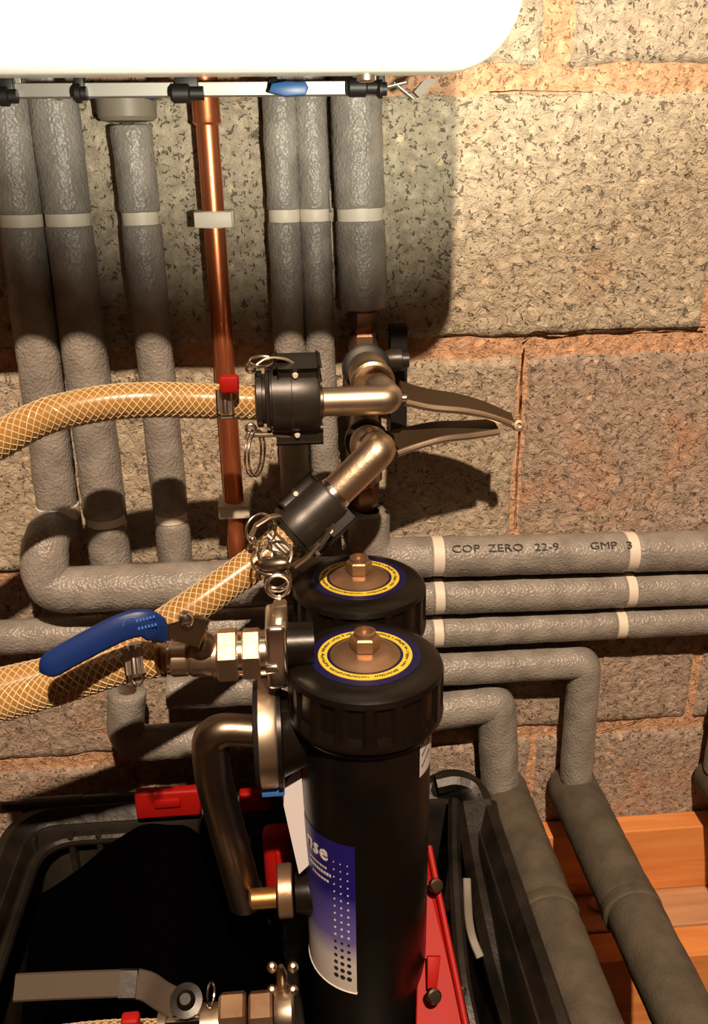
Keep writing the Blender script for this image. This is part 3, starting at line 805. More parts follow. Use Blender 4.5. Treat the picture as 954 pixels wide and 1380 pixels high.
# lower coupler
qL = 0.155
LA = P(380, 730, qL+0.008); LB = P(448, 667, qL-0.004)
ld = (LB-LA).normalized(); lup = ld.cross(V((0, -1, 0))).cross(ld); lup = ld.cross((CAMP-LA).normalized()).normalized()
k2, _, _ = coupler('lower black cam coupler slanting between the second hose and the rear filter cap', LA, LB, 0.0235, -lup)
def pxpath(l): return [P(u, v, q) for u, v, q in l]
bm = NB(); strip(bm, pxpath([(388, 766, .20), (410, 752, .20), (430, 735, .20), (450, 706, .19)]), V((0.4, -1, .6)), lambda f: 0.010 if f < 0.8 else 0.010*(1-f)*5+0.002, 0.0026)
ar = finish('cam_arm', bm, M['darksteel'], k2)
bm = NB(); strip(bm, pxpath([(398, 765, .205), (415, 752, .205), (430, 733, .205)]), V((0.4, -1, .6)), 0.005, 0.002); finish('arm_rib', bm, M['steel'], ar)
bm = NB(); strip(bm, pxpath([(336, 726, .19), (345, 708, .19), (362, 697, .185), (376, 694, .18)]), V((0.3, -1, 0)), 0.007, 0.0018)
ar = finish('cam_arm', bm, M['steel'], k2)
bm = NB(); tube(bm, ring_pts(P(352, 714, .19), V((0.5, -1, 0.2)), 0.0128), 0.0009, 8, closed=True); finish('finger_ring', bm, M['bright'], ar)
bm = NB(); bmesh.ops.create_uvsphere(bm, u_segments=12, v_segments=8, radius=0.0034)
for v in bm.verts: v.co += P(340, 727, .197)
finish('arm_eye', bm, M['bright'], ar)

# ------------------------------------------------------------------ hoses
def hose(label, ctrl, r, clipat=None, metal=None):
    t = thing('braided_hose', label, 'hose', P(*ctrl[-1]))
    pts = spline([P(*c) for c in ctrl], 14)
    # even resample
    fine = [pts[0]]; step = 0.0028; acc = 0
    for a, b in zip(pts, pts[1:]):
        L_ = (b-a).length; k = step-acc
        while k <= L_:
            fine.append(a+(b-a)*(k/L_)); k += step
        acc = L_-(k-step)
    bm = NB(); tube(bm, fine[::2]+[fine[-1]], r, 24); finish('hose_wall', bm, M['hose'], t)
    F = frames(fine); NS = 11
    bm = NB(); tw = 2*PI/0.066*step
    for s_ in (1, -1):
        for j in range(NS):
            ph = 2*PI*j/NS; path = []
            for i, (p, (x, y, tt)) in enumerate(zip(fine, F)):
                a = ph+s_*tw*i
                path.append(p+(x*math.cos(a)+y*math.sin(a))*(r+(0.0001 if s_ > 0 else 0.0004)))
            tube(bm, path, 0.00046, 4, caps=False)
    finish('braid', bm, M['braid'], t, kind='stuff')
    return t, fine
rh = 0.0132
h1o, f1 = hose('upper amber braided hose crossing from the left edge to the upper coupler', [(-70, 632, .185), (0, 593, .178), (60, 562, .17), (130, 545, .163), (200, 539, .157), (262, 540, .150), (348, 543, .146)], rh)
h2o, f2 = hose('second amber braided hose sweeping down left from the lower coupler behind the blue lever', [(392, 714, .165), (362, 745, .175), (310, 783, .19), (250, 824, .205), (190, 862, .215), (110, 897, .225), (20, 920, .235), (-70, 940, .245)], 0.0135)
h3o, f3 = hose('lowest amber hose, curving left from the lever valve under the second hose', [(212, 888, .275), (185, 892, .275), (140, 905, .275), (80, 925, .272), (10, 946, .27), (-60, 962, .268)], 0.0128)
# hose clip with red tab
def hclip(label, c, d, r, red=False, name='hose_clip'):
    t = thing(name, label, 'hose clip', c); d = d.normalized()
    bm = NB(); lathe(bm, c-d*0.0045, d, [(0, r*1.02), (0, r*1.07), (0.009, r*1.07), (0.009, r*1.02)], 28, cap=False); finish('clip_band', bm, M['bright'], t)
    to = (CAMP-c).normalized(); to = (to-d*to.dot(d)).normalized(); w_ = d.cross(to)
    bm = NB(); box(bm, c+to*(r*1.15), 0.010, 0.015, 0.006, X=d, Y=w_, Z=to, bev=0.0018)
    lathe(bm, c+to*(r*1.25)-w_*0.011, w_, [(0, 0.0030), (0.004, 0.0036), (0.020, 0.0034), (0.021, 0.0022)], 12)
    finish('screw_housing', bm, M['bright'], t)
    if red:
        bm = NB(); p = P(309, 517, .170); box(bm, p, 0.0145, 0.010, 0.013, bev=0.0022); o = finish('thumb_tab', bm, M['red'], t); o['label'] = 'red plastic thumb tab'
    return t
hclip('steel hose clip with red thumb tab, in front of the copper pipe', P(305, 541, .149), V((1, 0, 0)), rh, True)
hclip('steel hose clip on the hose beside the lower black coupler', P(372, 737, .171), P(392, 714, .165)-P(362, 745, .175), 0.0135)
# ring bunch below the lower coupler
t = thing('split_rings', 'bunch of steel split rings dangling below the lower coupler', 'rings', P(374, 770, .21))
for (u, v, r, n) in ((363, 757, .0140, V((.2, -.4, 1))), (372, 750, .0125, V((-.3, -.7, .8))), (374, 781, .0100, V((.1, -1, .2))), (372, 777, .0095, V((-.2, -1, .1))), (357, 744, .0095, V((1, -.6, .3)))):
    bm = NB(); tube(bm, ring_pts(P(u, v, .215), n, r), 0.0012, 8, closed=True); finish('ring', bm, M['bright'], t)
bm = NB(); lathe(bm, P(350, 763, .22), V((1, -.2, .15)), [(0, .004), (.004, .006), (.018, .006), (.022, .004), (.024, 0)], 14)
finish('swivel_barrel', bm, M['darksteel'], t)

# ------------------------------------------------------------------ twin filters
def filt(label, u, v, q, body_len, front):
    C = P(u, v, q); body_len = C.z-0.262; R_ = 0.0585; dn = V((0, 0, -1))
    t = thing('dirt_filter', label, 'filter', C+dn*body_len)
    N_ = 17; seg = N_*8
    def rib(i, k, r):
        if 5 <= i <= 7:
            ph = (k % 8)
            g = 0.0 if ph in (0, 1, 2) else (1.0 if ph in (4, 5, 6) else 1.0)
            return r-0.0028*g if i < 7 else r
        return r
    cap_h = 0.044
    bm = NB(); lathe(bm, C, dn, [(-0.0005, 0.0), (-0.0005, 0.044), (0.0012, 0.0525), (0.0045, 0.0570), (0.0085, R_), (0.0115, R_), (cap_h-0.010, R_), (cap_h-0.004, R_), (cap_h-0.002, R_*1.01), (cap_h+0.001, R_*1.005), (cap_h+0.003, R_*0.96), (cap_h+0.003, 0)], seg, rib=rib, cap=False)
    finish('screw_cap', bm, M['black'], t, ang=25)
    bm = NB(); RB_ = 0.0500
    lathe(bm, C+dn*(cap_h+0.0035), dn, [(0, 0), (0, RB_+0.0035), (0.003, RB_+0.0045), (0.006, RB_+0.0030), (0.008, RB_), (body_len-cap_h-0.040, RB_), (body_len-cap_h-0.02, RB_*0.93), (body_len-cap_h-0.008, RB_*0.70), (body_len-cap_h-0.0035, 0)], 64)
    body = finish('canister', bm, M['black'], t)
    # badge: navy disc, yellow ring, washer, nut
    top = C+V((0, 0, 0.0006))
    bm = NB(); lathe(bm, top, V((0, 0, 1)), [(0, 0), (0, .0415), (.0006, .0412), (.0006, 0)], 56, cap=False); finish('badge', bm, M['navy'], t)
    bm = NB(); lathe(bm, top, V((0, 0, 1)), [(0, .0282), (.0011, .0284), (.0011, .0350), (0, .0352)], 64, cap=False); yr = finish('yellow_ring', bm, M['yellow'], t)
    bm = NB(); rnd = random.Random(3)
    k = 0.0
    while k < 2*PI:
        if rnd.random() > 0.12:
            for s_ in range(2):
                aa = k+0.02*s_; c = top+V((math.cos(aa), math.sin(aa), 0))*(0.0317)+V((0, 0, 0.00115)); X = V((math.cos(aa), math.sin(aa), 0)); Y = V((-X.y, X.x, 0))
                box(bm, c+X*(rnd.random()-.5)*0.0014, 0.0010+0.0020*rnd.random(), 0.00045, 0.0002, X=X, Y=Y)
            if rnd.random() > .5: box(bm, c, 0.0005, 0.0010, 0.0002, X=X, Y=Y)
        k += 0.052
    finish('ring_lettering', bm, M['inkm'], yr, smooth=False, kind='stuff')
    bm = NB(); lathe(bm, top, V((0, 0, 1)), [(0, .0262), (.0012, .0262), (.0018, .0250), (.0035, .0215), (.0052, .0185), (.0062, .013), (.0062, 0)], 40, cap=False); finish('washer', bm, M['bronze'], t)
    bm = NB(); hexnut(bm, top+V((0, 0, .0058)), V((0, 0, 1)), 0.0115, 0.0112, rot=0.42)
    finish('hex_nut', bm, M['bronze'], t, smooth=False)
    bm = NB(); lathe(bm, top+V((0, 0, .016)), V((0, 0, 1)), [(0, .0082), (.0045, .0080), (.0048, .0066), (.0010, .0060), (.0010, 0)], 22, cap=False); finish('bolt_end', bm, M['bronze'], t)
    return t, C, RB_
fF, CF, RBd = filt('front black screw-cap filter canister with navy and white label', 492, 884, 0.268, 0.31, True)
fR, CR, _ = filt('rear black screw-cap filter canister, hidden behind the front one', 484, 780, 0.142, 0.31, False)

# label wrapped on the front canister
def cyl_at(u, v, R_=RBd+0.0003):
    """point on the front canister seen at photo pixel u,v -> (angle, z)"""
    d = R3 @ V(((u-477)/FPX, -(v-690)/FPX, -1.0)); o = CAMP-V((CF.x, CF.y, 0))
    a = d.x**2+d.y**2; b = 2*(o.x*d.x+o.y*d.y); c = o.x**2+o.y**2-R_*R_
    disc = max(0, b*b-4*a*c); k = (-b-math.sqrt(disc))/(2*a); p = CAMP+d*k
    return math.atan2(p.y-CF.y, p.x-CF.x), p.z
def cylp(a, z, R_): return V((CF.x+math.cos(a)*R_, CF.y+math.sin(a)*R_, z))
aR, zR0 = cyl_at(478, 1142); _, zR1 = cyl_at(482, 1340)
aL = aR-1.75
def wrap_patch(a0, a1, z0_, z1_, R_, corner=0.0, n=24):
    """quad patch on the canister; lower left corner cut in a curve"""
    bm = NB(); g = []
    for i in range(n+1):
        a = a0+(a1-a0)*i/n
        cut = corner*max(0, 1-(i/n)/0.62)**1.6 if corner else 0
        g.append((bm.verts.new(cylp(a, z1_+cut, R_)), bm.verts.new(cylp(a, z0_, R_))))
    for A, B in zip(g, g[1:]): bm.faces.new((A[0], B[0], B[1], A[1]))
    return bm
# gradient label material: printed navy at the top fading to white at the foot
lm = bpy.data.materials.new('filter_label'); lm.use_nodes = True; N = lm.node_tree.nodes; Lk = lm.node_tree.links
bs = N['Principled BSDF']; bs.inputs['Roughness'].default_value = 0.35
ge = N.new('ShaderNodeNewGeometry'); sx = N.new('ShaderNodeSeparateXYZ'); Lk.new(ge.outputs['Position'], sx.inputs[0])
mr = N.new('ShaderNodeMapRange'); mr.inputs['From Min'].default_value = zR0; mr.inputs['From Max'].default_value = zR1; Lk.new(sx.outputs['Z'], mr.inputs['Value'])
nn = N.new('ShaderNodeTexNoise'); nn.inputs['Scale'].default_value = 22; Lk.new(ge.outputs['Position'], nn.inputs['Vector'])
ad = N.new('ShaderNodeMath'); ad.operation = 'MULTIPLY_ADD'; ad.inputs[1].default_value = 0.12; Lk.new(nn.outputs[0], ad.inputs[0]); Lk.new(mr.outputs[0], ad.inputs[2])
rp = N.new('ShaderNodeValToRGB'); e = rp.color_ramp.elements; e[0].position = 0.40; e[0].color = (0.016, 0.010, 0.16, 1); e[1].position = 0.86; e[1].color = (0.62, 0.58, 0.55, 1)
for p, c in ((0.48, (0.07, 0.055, 0.30, 1)), (0.70, (0.16, 0.13, 0.40, 1))):
    k = e.new(p); k.color = c
Lk.new(ad.outputs[0], rp.inputs[0]); Lk.new(rp.outputs[0], bs.inputs['Base Color'])
bm = wrap_patch(aL, aR, zR0, zR1, RBd+0.0003, 0.0)
lab = finish('side_label', bm, lm, fF); lab['label'] = 'navy label fading to white with dot grid'
lab['label'] = 'navy label fading to white with dot grid'
bm = NB(); path = [cylp(aR, zR0, RBd+.0004), cylp(aR, (zR0+zR1)/2, RBd+.0004), cylp(aR, zR1+0.002, RBd+.0004)]
path += [cylp(aR-(aR-aL)*k/14, zR1+0.0004, RBd+.0004) for k in range(0, 15)]
tube(bm, path[2:], 0.0006, 6); finish('label_border', bm, M['whiteink'], lab)
def on_label(body, u, v, size, m, shear=0.0):
    a0, z_ = cyl_at(u, v, RBd+0.0006)
    def f(co): return cylp(a0+co.x/RBd, z_+co.y, RBd+0.0006+co.z)
    bm = text_bm(body, size, 0.0001, f, 'RIGHT'); finish('label_lettering', bm, m, lab, smooth=False)
on_label('nse', 442, 1162, 0.0205, M['whiteink']); on_label('nse', 442.6, 1161.4, 0.0205, M['whiteink'])
bm = NB()
for row in range(17):
    for col_ in range(3):
        a = aR-0.12-0.115*(2-col_); z_ = zR0-0.012-(abs(zR1-zR0)-0.016)*(row+1)/18.5
        f = (row+1)/17.0; dark = row >= 11
        rr = 0.0006+0.0004*row/10 if not dark else 0.0013+0.0010*(row-11)/5
        c = cylp(a, z_, RBd+0.0005); n = V((math.cos(a), math.sin(a), 0))
        if dark: lathe(bm, c, n, [(0, rr*1.0), (0.0002, rr*1.0)], 10)
finish('label_dots', bm, M['inkm'], lab, smooth=False, kind='stuff')
bm = NB()
for row in range(11):
    for col_ in range(3):
        a = aR-0.12-0.115*(2-col_); z_ = zR0-0.012-(abs(zR1-zR0)-0.016)*(row+1)/18.5
        rr = 0.0005+0.0006*row/10
        lathe(bm, cylp(a, z_, RBd+0.0005), V((math.cos(a), math.sin(a), 0)), [(0, rr), (0.0002, rr)], 8)
finish('label_dots', bm, M['whiteink'], lab, smooth=False, kind='stuff')
# small white lines of print under the name
bm = NB()
for (u, v, w_, hh) in ((440, 1172, .020, .0022), (446, 1183, .026, .0030), (443, 1190, .018, .0024)):
    a0, z_ = cyl_at(u, v, RBd+.0006)
    k = 0
    while k < w_:
        ww = 0.0012+0.0014*random.random(); a = a0-k/RBd
        g = [bm.verts.new(cylp(a, z_, RBd+.0006)), bm.verts.new(cylp(a-ww/RBd, z_, RBd+.0006)), bm.verts.new(cylp(a-ww/RBd, z_+hh, RBd+.0006)), bm.verts.new(cylp(a, z_+hh, RBd+.0006))]
        bm.faces.new(g); k += ww+0.0007
finish('small_print', bm, M['whiteink'], lab, smooth=False, kind='stuff')
# small white sticker at the right under the cap
a1_, z1s = cyl_at(566, 990); _, z2s = cyl_at(566, 1047)
bm = wrap_patch(a1_, a1_+0.75, z1s+0.006, z2s, RBd+0.0005); st_ = finish('sticker', bm, M['paper'], fF, label='white sticker with red strokes')
bm = NB()
for k in range(3):
    zz = z1s-0.004-0.010*k; tube(bm, [cylp(a1_+0.05, zz-0.006, RBd+.0008), cylp(a1_+0.30, zz+0.002, RBd+.0008)], 0.0005, 5)
finish('sticker_print', bm, M['inkm'], st_, kind='stuff')

# white paper tag hanging left of the canister
poly = [P(404, 1029, .262), P(378, 1066, .268), P(388, 1112, .275), P(403, 1178, .285), P(416, 1166, .283), P(413, 1100, .272)]
bm = NB(); prism(bm, poly, V((0.0, 0.0007, 0)))
t_ = tag(finish('paper_tag', bm, M['paper'], smooth=False), 'white paper tag tucked between the steel union and the front filter', 'tag')

# ------------------------------------------------------------------ manifold: flange, union, bent pipe
qM = 0.262
mf = thing('filter_manifold', 'nickel clamp flange and big union on the left side of the front filter', 'pipe fitting', P(366, 990, qM))
ex = V((1, 0, 0))
def lat(name, u, v, q, prof, m, parent, seg=32, d=ex, label=None):
    bm = NB(); lathe(bm, P(u, v, q), d, prof, seg); return finish(name, bm, m, parent, label=label)
s = sc(870, qM)
bm = NB(); box(bm, P(373, 870, qM), 0.0155, 0.040, 0.052, bev=0.004, seg=3); finish('clamp_plate', bm, M['bright'], mf)
bm = NB(); box(bm, P(378, 828, qM), 0.010, 0.012, 0.020, bev=0.002); finish('clamp_ear', bm, M['steel'], mf)
lat('clamp_bolt', 358, 900, qM+.018, [(0, .004), (.001, .0045), (.008, .0045), (.009, .003)], M['bright'], mf, 12)
lat('rear_stub', 379, 870, qM, [(0, .017), (.024, .017)], M['black'], mf)
rU = 73*sc(990, qM)*0.98
lat('union_seal', 343, 988, qM, [(0, .024), (.0005, rU*0.95), (.004, rU*0.98), (.0045, rU*.9)], M['blackrub'], mf, 44)
lat('union_ring', 349, 988, qM, [(0, rU*.95), (.001, rU), (.0125, rU), (.0145, rU*.97)], M['steel'], mf, 44)
lat('union_backring', 373, 988, qM, [(0, rU*.93), (.001, rU*1.0), (.004, rU*1.0), (.005, rU*.8), (.022, rU*.62), (.035, rU*.6)], M['black'], mf, 44)
bm = NB(); box(bm, P(368, 1060, qM+.018), 0.0175, 0.014, 0.0085, bev=0.001); o = finish('end_cap', bm, M['ltblue'], mf, label='blue plastic clip under the union')
bm = NB(); pth = fillet([P(346, 986, qM), P(283, 982, qM), P(285, 1040, qM-.004), P(332, 1215, qM-.01)], 0.040, 14)
tube(bm, pth, [0.0128+0.0018*min(1, max(0, (i-2)/10)) for i in range(len(pth))], 30)
bp_ = tag(finish('bent_pipe', bm, M['darksteel']), 'thick dull steel pipe bending from the big union down into the case', 'pipe')
# keyed eyelet above the flange
t = thing('eyelet_pin', 'steel eyelet pin standing above the clamp flange', 'pin', P(375, 800, qM-.02))
bm = NB(); tube(bm, ring_pts(P(375, 790, qM-.02), V((.1, -1, .2)), 0.0085), 0.0016, 8, closed=True); finish('eye', bm, M['bright'], t)
bm = NB(); tube(bm, [P(376, 803, qM-.02), P(378, 832, qM-.01)], 0.0026, 10); finish('shank', bm, M['darksteel'], t)

# ------------------------------------------------------------------ blue lever ball valve
bv = thing('ball_valve', 'nickel ball valve with long blue lever beside the front filter', 'valve', P(290, 885, qM))
zc = P(290, 883, qM)
def lx(u): return V((P(u, 883, qM).x, -qM, zc.z))
def lpx(name, u0, u1, r, m, seg=30, hexa=False, parent=None):
    A = lx(u0); L_ = lx(u1).x-A.x; bm = NB()
    if hexa: hexnut(bm, A, ex, L_, r, rot=PI/6+0.18)
    else: lathe(bm, A, ex, [(0, r*.92), (L_*.12, r), (L_*.88, r), (L_, r*.92)], seg)
    return finish(name, bm, m, parent or bv, smooth=not hexa)
bm = NB(); A = lx(184); Lb = lx(229).x-A.x
lathe(bm, A, ex, sum([[(Lb*k/6, .0095), (Lb*(k+.75)/6, .0122)] for k in range(6)], [])+[(Lb, .0095)], 24); finish('hose_barb', bm, M['cast'], bv)
lpx('collar', 226, 232, .0125, M['bright']); lpx('valve_body', 230, 255, .0142, M['steel']); lpx('valve_body', 256, 288, .0150, M['steel'])
lpx('collar', 286, 294, .0165, M['steel']); lpx('hex_nut', 293, 322, .0205, M['cast'], hexa=True); lpx('collar', 320, 328, .0165, M['bright'])
lpx('hex_nut', 327, 352, .0200, M['cast'], hexa=True); lpx('collar', 350, 362, .0170, M['bright'])
# stem and lever
bm = NB(); lathe(bm, P(272, 872, qM+.006), V((-.1, -.35, 1)), [(0, .011), (.006, .010), (.010, .0065), (.018, .0065), (.020, .0085), (.026, .0080), (.029, .005), (.030, 0)], 20); finish('stem', bm, M['darksteel'], bv)
bm = NB(); lathe(bm, P(254, 842, qM+.026), V((-.2, -.3, 1)), [(0, .0035), (.004, .0055), (.006, .0058), (.009, .0050), (.0115, .0028), (.012, 0)], 16); finish('dome_nut', bm, M['bright'], bv)
bm = NB(); prism(bm, [P(200, 850, .295), P(225, 842, .295), P(262, 832, .288), P(284, 836, .284), P(276, 852, .286), P(268, 875, .288), P(252, 868, .290), P(232, 862, .293), P(205, 868, .297)], V((0, .003, -.001)), bev=.0008)
finish('lever_plate', bm, M['darksteel'], bv)
lp = spline([P(221, 862, .300), P(212, 850, .302), P(196, 840, .305), P(175, 842, .307), P(150, 852, .309), P(100, 878, .312), P(55, 904, .314)], 8)
bm = NB(); wl = V((0.25, 0.25, 0.93)).normalized()
def lw(f): return (0.006+0.0135*min(1, f*5)-0.002*f) if f < 0.93 else 0.0178*math.sqrt(max(0.05, 1-((f-0.93)/0.07)**2))
strip(bm, lp, wl, lw, 0.0065)
bmesh.ops.bevel(bm, geom=[e for e in bm.edges if e.calc_face_angle(0) > 0.9], offset=0.0008, segments=1, affect='EDGES')
hd = finish('lever_handle', bm, M['blue'], bv, ang=60, label='long blue vinyl-dipped lever')
# pale moulded mark on the lever
ci = int(len(lp)*0.60)-6; tt = (lp[ci+1]-lp[ci-1]).normalized(); ww = (wl-tt*wl.dot(tt)).normalized(); nn_ = tt.cross(ww).normalized()
if nn_.dot(CAMP-lp[ci]) < 0: nn_ = -nn_
bm = NB(); c = lp[ci]+nn_*0.0036
tube(bm, [c+(-tt*math.cos(a)*0.0+tt*(math.cos(a))*0.0055+ww*math.sin(a)*0.0055) for a in [math.radians(10+k*17) for k in range(8)]], 0.0003, 5)
for j in range(2):
    for k in range(6): box(bm, c-tt*(0.004+0.0022*k)+ww*(0.0025-0.0055*j), 0.0012, 0.0018, 0.0003, X=tt, Y=ww, Z=nn_)
finish('moulded_mark', bm, M['ltblue'], hd, smooth=False, kind='stuff')
# wing screw clip on the hose tail
hc = hclip('steel hose clip with drooping screw on the lowest hose, left of the lever valve', P(187, 890, .275), V((1, 0, 0.1)), 0.0128)
bm = NB(); tube(bm, spline([P(176, 905, .292), P(177, 918, .294), P(185, 924, .294), P(192, 916, .292), P(192, 902, .29)], 6), 0.0014, 8); finish('wire_bail', bm, M['bright'], hc)

# ------------------------------------------------------------------ tool case around the machine
zRim = P(400, 1062, 0.075).z
cx0 = P(8, 1085, 0.085).x; cx1 = P(655, 1085, 0.085).x; cy0 = -0.60; cy1 = -0.072
zBase = zf-0.002
case = thing('tool_case', 'large open black moulded tool case with red latches holding the filters', 'tool case', V(((cx0+cx1)/2, (cy0+cy1)/2, 0.0)))
def rl(ins, z, r=0.05): return [V((x, y, z)) for x, y in rrect(cx0+ins, cx1-ins, cy0+ins, cy1-ins, max(0.012, r-ins), 8)]
bm = NB()
zb0 = 0.0
rs = loft(bm, [rl(0.012, zb0+0.002), rl(0.010, zRim-0.05), rl(0.0, zRim-0.030), rl(-0.002, zRim-0.006), rl(0.002, zRim), rl(0.010, zRim), rl(0.013, zRim-0.004), rl(0.020, zRim-0.012), rl(0.022, zRim-0.012), rl(0.026, zRim-0.02), rl(0.036, 0.26)])
bm.faces.new(rs[0][::-1]); bm.faces.new(rs[-1]); 
# uneven moulded skin
for v in bm.verts: v.co += V((0, 0, 1))*0.0012*noise.noise(v.co*25)
finish('case_shell', bm, M['case'], case, ang=40)
# ribs and recesses moulded inside the back wall
for u in (40, 92, 130, 215, 300, 440):
    c = P(u, 1110, 0.11); bm = NB(); box(bm, V((c.x, cy1-0.034, zRim-0.055)), 0.006, 0.012, 0.085, bev=0.002); finish('wall_rib', bm, M['case'], case)
bm = NB(); pth = fillet([V((cx0+0.035, cy1-0.30, zRim-0.02)), V((cx0+0.035, cy1-0.035, zRim-0.02)), V((P(178, 1090, .1).x, cy1-0.035, zRim-0.02))], 0.04, 8)
tube(bm, pth, 0.006, 10); finish('inner_bead', bm, M['case'], case)
for u, r_ in ((65, .016), (140, .014), (30, .012)):
    c = P(u, 1070, 0.08); bm = NB(); tube(bm, [V((c.x-0.03, cy1+0.006-0.006, zRim-0.002)), V((c.x+0.03, cy1+0.006-0.006, zRim-0.002))], r_*0.5, 12); finish('rim_lump', bm, M['case'], case)
# red latches on the back wall
def latch(u0, u1, v0, v1, q, label=None, name='latch', dep=0.012):
    a = P(u0, v0, q); b = P(u1, v1, q); bm = NB()
    c = (a+b)/2; box(bm, c, abs(b.x-a.x), dep, abs(a.z-b.z), bev=0.003, seg=3)
    box(bm, c+V((0, -dep*0.5, abs(a.z-b.z)*0.12)), abs(b.x-a.x)*0.4, dep*0.5, abs(a.z-b.z)*0.3, bev=0.0015)
    return finish(name, bm, M['red'], case, label='red plastic latch')
latch(181, 272, 1066, 1094, 0.100); latch(322, 366, 1066, 1088, 0.100)
# red tool body standing behind the manifold
def rbox(name, lab, u0, u1, v0, v1, q, dep, m, cat, ang=0.0):
    a = P(u0, v0, q); b = P(u1, v1, q); c = (a+b)/2; bm = NB()
    box(bm, c+V((0, dep/2, 0)), abs(b.x-a.x), dep, abs(a.z-b.z), bev=0.006, seg=3)
    return tag(finish(name, bm, m), lab, cat)
bm = NB(); a = P(353, 1130, .185); b = P(398, 1212, .185)
box(bm, V(((a.x+b.x)/2, -.172, (a.z+b.z)/2)), b.x-a.x, 0.02, a.z-b.z, bev=0.007, seg=3)
t = thing('red_toggle', 'upright red plastic toggle inside the case beside the paper tag', 'latch', V(((a.x+b.x)/2, -.172, b.z)))
finish('toggle_body', bm, M['red'], t)
bm = NB(); box(bm, V(((a.x+b.x)/2+.004, -.184, (a.z+b.z)/2-.006)), (b.x-a.x)*.45, 0.006, (a.z-b.z)*.7, bev=0.002); finish('toggle_recess', bm, M['red'], t)
# black webbing post below toggle
# right side: red bracing wedge with screws
def wz(u, v, q): return P(u, v, q)
red = thing('red_bracket', 'long red tapering bracket with dark screws right of the front filter', 'bracket', P(600, 1380, .30))
A0 = P(577, 1142, .215); A1 = P(628, 1392, .33); B0 = P(566, 1150, .215); B1 = P(560, 1400, .33)
bm = NB(); prism(bm, [A0, A1, B1, B0], V((0.0, 0.006, -0.006)), bev=0.001); finish('web', bm, M['red'], red, smooth=False)
bm = NB(); strip(bm, [A0, A0+(A1-A0)*.5, A1], V((0, -1, 1.2)), 0.018, 0.005); finish('flange', bm, M['red'], red)
a = P(577, 1290, .29); bm = NB(); prism(bm, [P(576, 1289, .295), P(594, 1289, .295), P(589, 1333, .31), P(576, 1333, .31)], V((0, 0.004, -0.003)), bev=.0008); finish('pad', bm, M['red'], red)
for u, v, q in ((585, 1192, .25), (582, 1340, .318)):
    bm = NB(); lathe(bm, P(u, v, q), V((.25, -1, .6)), [(0, .0035), (.002, .0062), (.006, .0062), (.0072, .0048), (.0074, 0)], 16); finish('screw', bm, M['darksteel'], red)
# grey strap and black handle parts by the right rim
def px_strip(parent, name, pp, w_, th, m, wdir=V((1, 0, 0.0)), label=None):
    bm = NB(); strip(bm, spline([P(*p) for p in pp], 6), wdir, w_, th); return finish(name, bm, m, parent, label=label)
hd_ = thing('carry_handle', 'black folded carry handle with grey strap inside the right rim of the case', 'handle', P(650, 1300, .25))
px_strip(hd_, 'handle_bar', [(640, 1085, .11), (652, 1150, .155), (668, 1230, .215), (690, 1320, .27), (716, 1400, .32)], 0.044, 0.026, M['case'])
bm = NB(); hp = spline([P(585, 1066, .075), P(610, 1058, .080), P(634, 1068, .092), P(646, 1096, .112), P(656, 1150, .150), P(676, 1225, .205), P(700, 1310, .262), P(722, 1400, .315)], 8)
tube(bm, hp, 0.0165, 18); finish('grip', bm, M['case'], hd_)
px_strip(hd_, 'handle_bar', [(588, 1058, .085), (612, 1054, .085), (634, 1062, .09), (644, 1085, .105)], 0.030, 0.020, M['case'], wdir=V((0, -.7, .7)))
px_strip(hd_, 'handle_rail', [(612, 1080, .11), (612, 1150, .17), (616, 1230, .23), (624, 1320, .29), (640, 1400, .33)], 0.012, 0.012, M['case'])
px_strip(hd_, 'grey_strap', [(629, 1184, .20), (630, 1210, .215), (632, 1240, .235), (637, 1265, .25), (647, 1290, .262)], 0.0075, 0.003, mat('grey_strap', (0.16, 0.145, 0.12), 0.5), label='grey curved strap')
bm = NB(); c = P(662, 1156, .150); box(bm, c, 0.028, 0.030, 0.012, bev=0.003); finish('hinge_block', bm, M['case'], hd_)
bm = NB(); c = P(708, 1348, .285); box(bm, c, 0.030, 0.034, 0.030, bev=0.003); finish('hinge_block', bm, M['case'], hd_)
bm = NB(); strip(bm, [P(680, 1206, .195), P(688, 1262, .235), P(701, 1330, .275)], V((1, 0, 0)), 0.003, 0.002); finish('edge_trim', bm, M['clip'], hd_, label='pale thin edging')
for u, v, q, w_, h_ in ((651, 1122, .125, .0115, .016), (712, 1368, .305, .0125, .022)):
    bm = NB(); c = P(u, v, q); box(bm, c, w_, 0.012, h_, bev=0.002); finish('red_button', bm, M['red'], hd_, label='red plastic button')
bm = NB(); lathe(bm, P(622, 1334, .30), V((0, -1, .5)), [(0, .003), (.003, .004), (.006, .003), (.006, 0)], 12); finish('screw', bm, M['bright'], hd_)

# added near-black heap, shaped as the photographer's shadow across the left half
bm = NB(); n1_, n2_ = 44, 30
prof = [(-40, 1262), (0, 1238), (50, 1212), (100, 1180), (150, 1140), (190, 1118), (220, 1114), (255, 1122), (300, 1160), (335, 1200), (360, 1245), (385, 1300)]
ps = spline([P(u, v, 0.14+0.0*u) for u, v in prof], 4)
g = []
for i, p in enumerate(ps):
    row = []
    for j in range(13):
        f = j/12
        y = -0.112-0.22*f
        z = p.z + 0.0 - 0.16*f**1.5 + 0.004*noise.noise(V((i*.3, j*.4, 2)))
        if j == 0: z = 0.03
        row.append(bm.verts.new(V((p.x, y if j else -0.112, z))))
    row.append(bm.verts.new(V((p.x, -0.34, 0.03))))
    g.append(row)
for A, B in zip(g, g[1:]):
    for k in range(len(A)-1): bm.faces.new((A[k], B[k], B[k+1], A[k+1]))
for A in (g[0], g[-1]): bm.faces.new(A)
shade_heap = finish('shadow_heap', bm, M['shadow_form'])
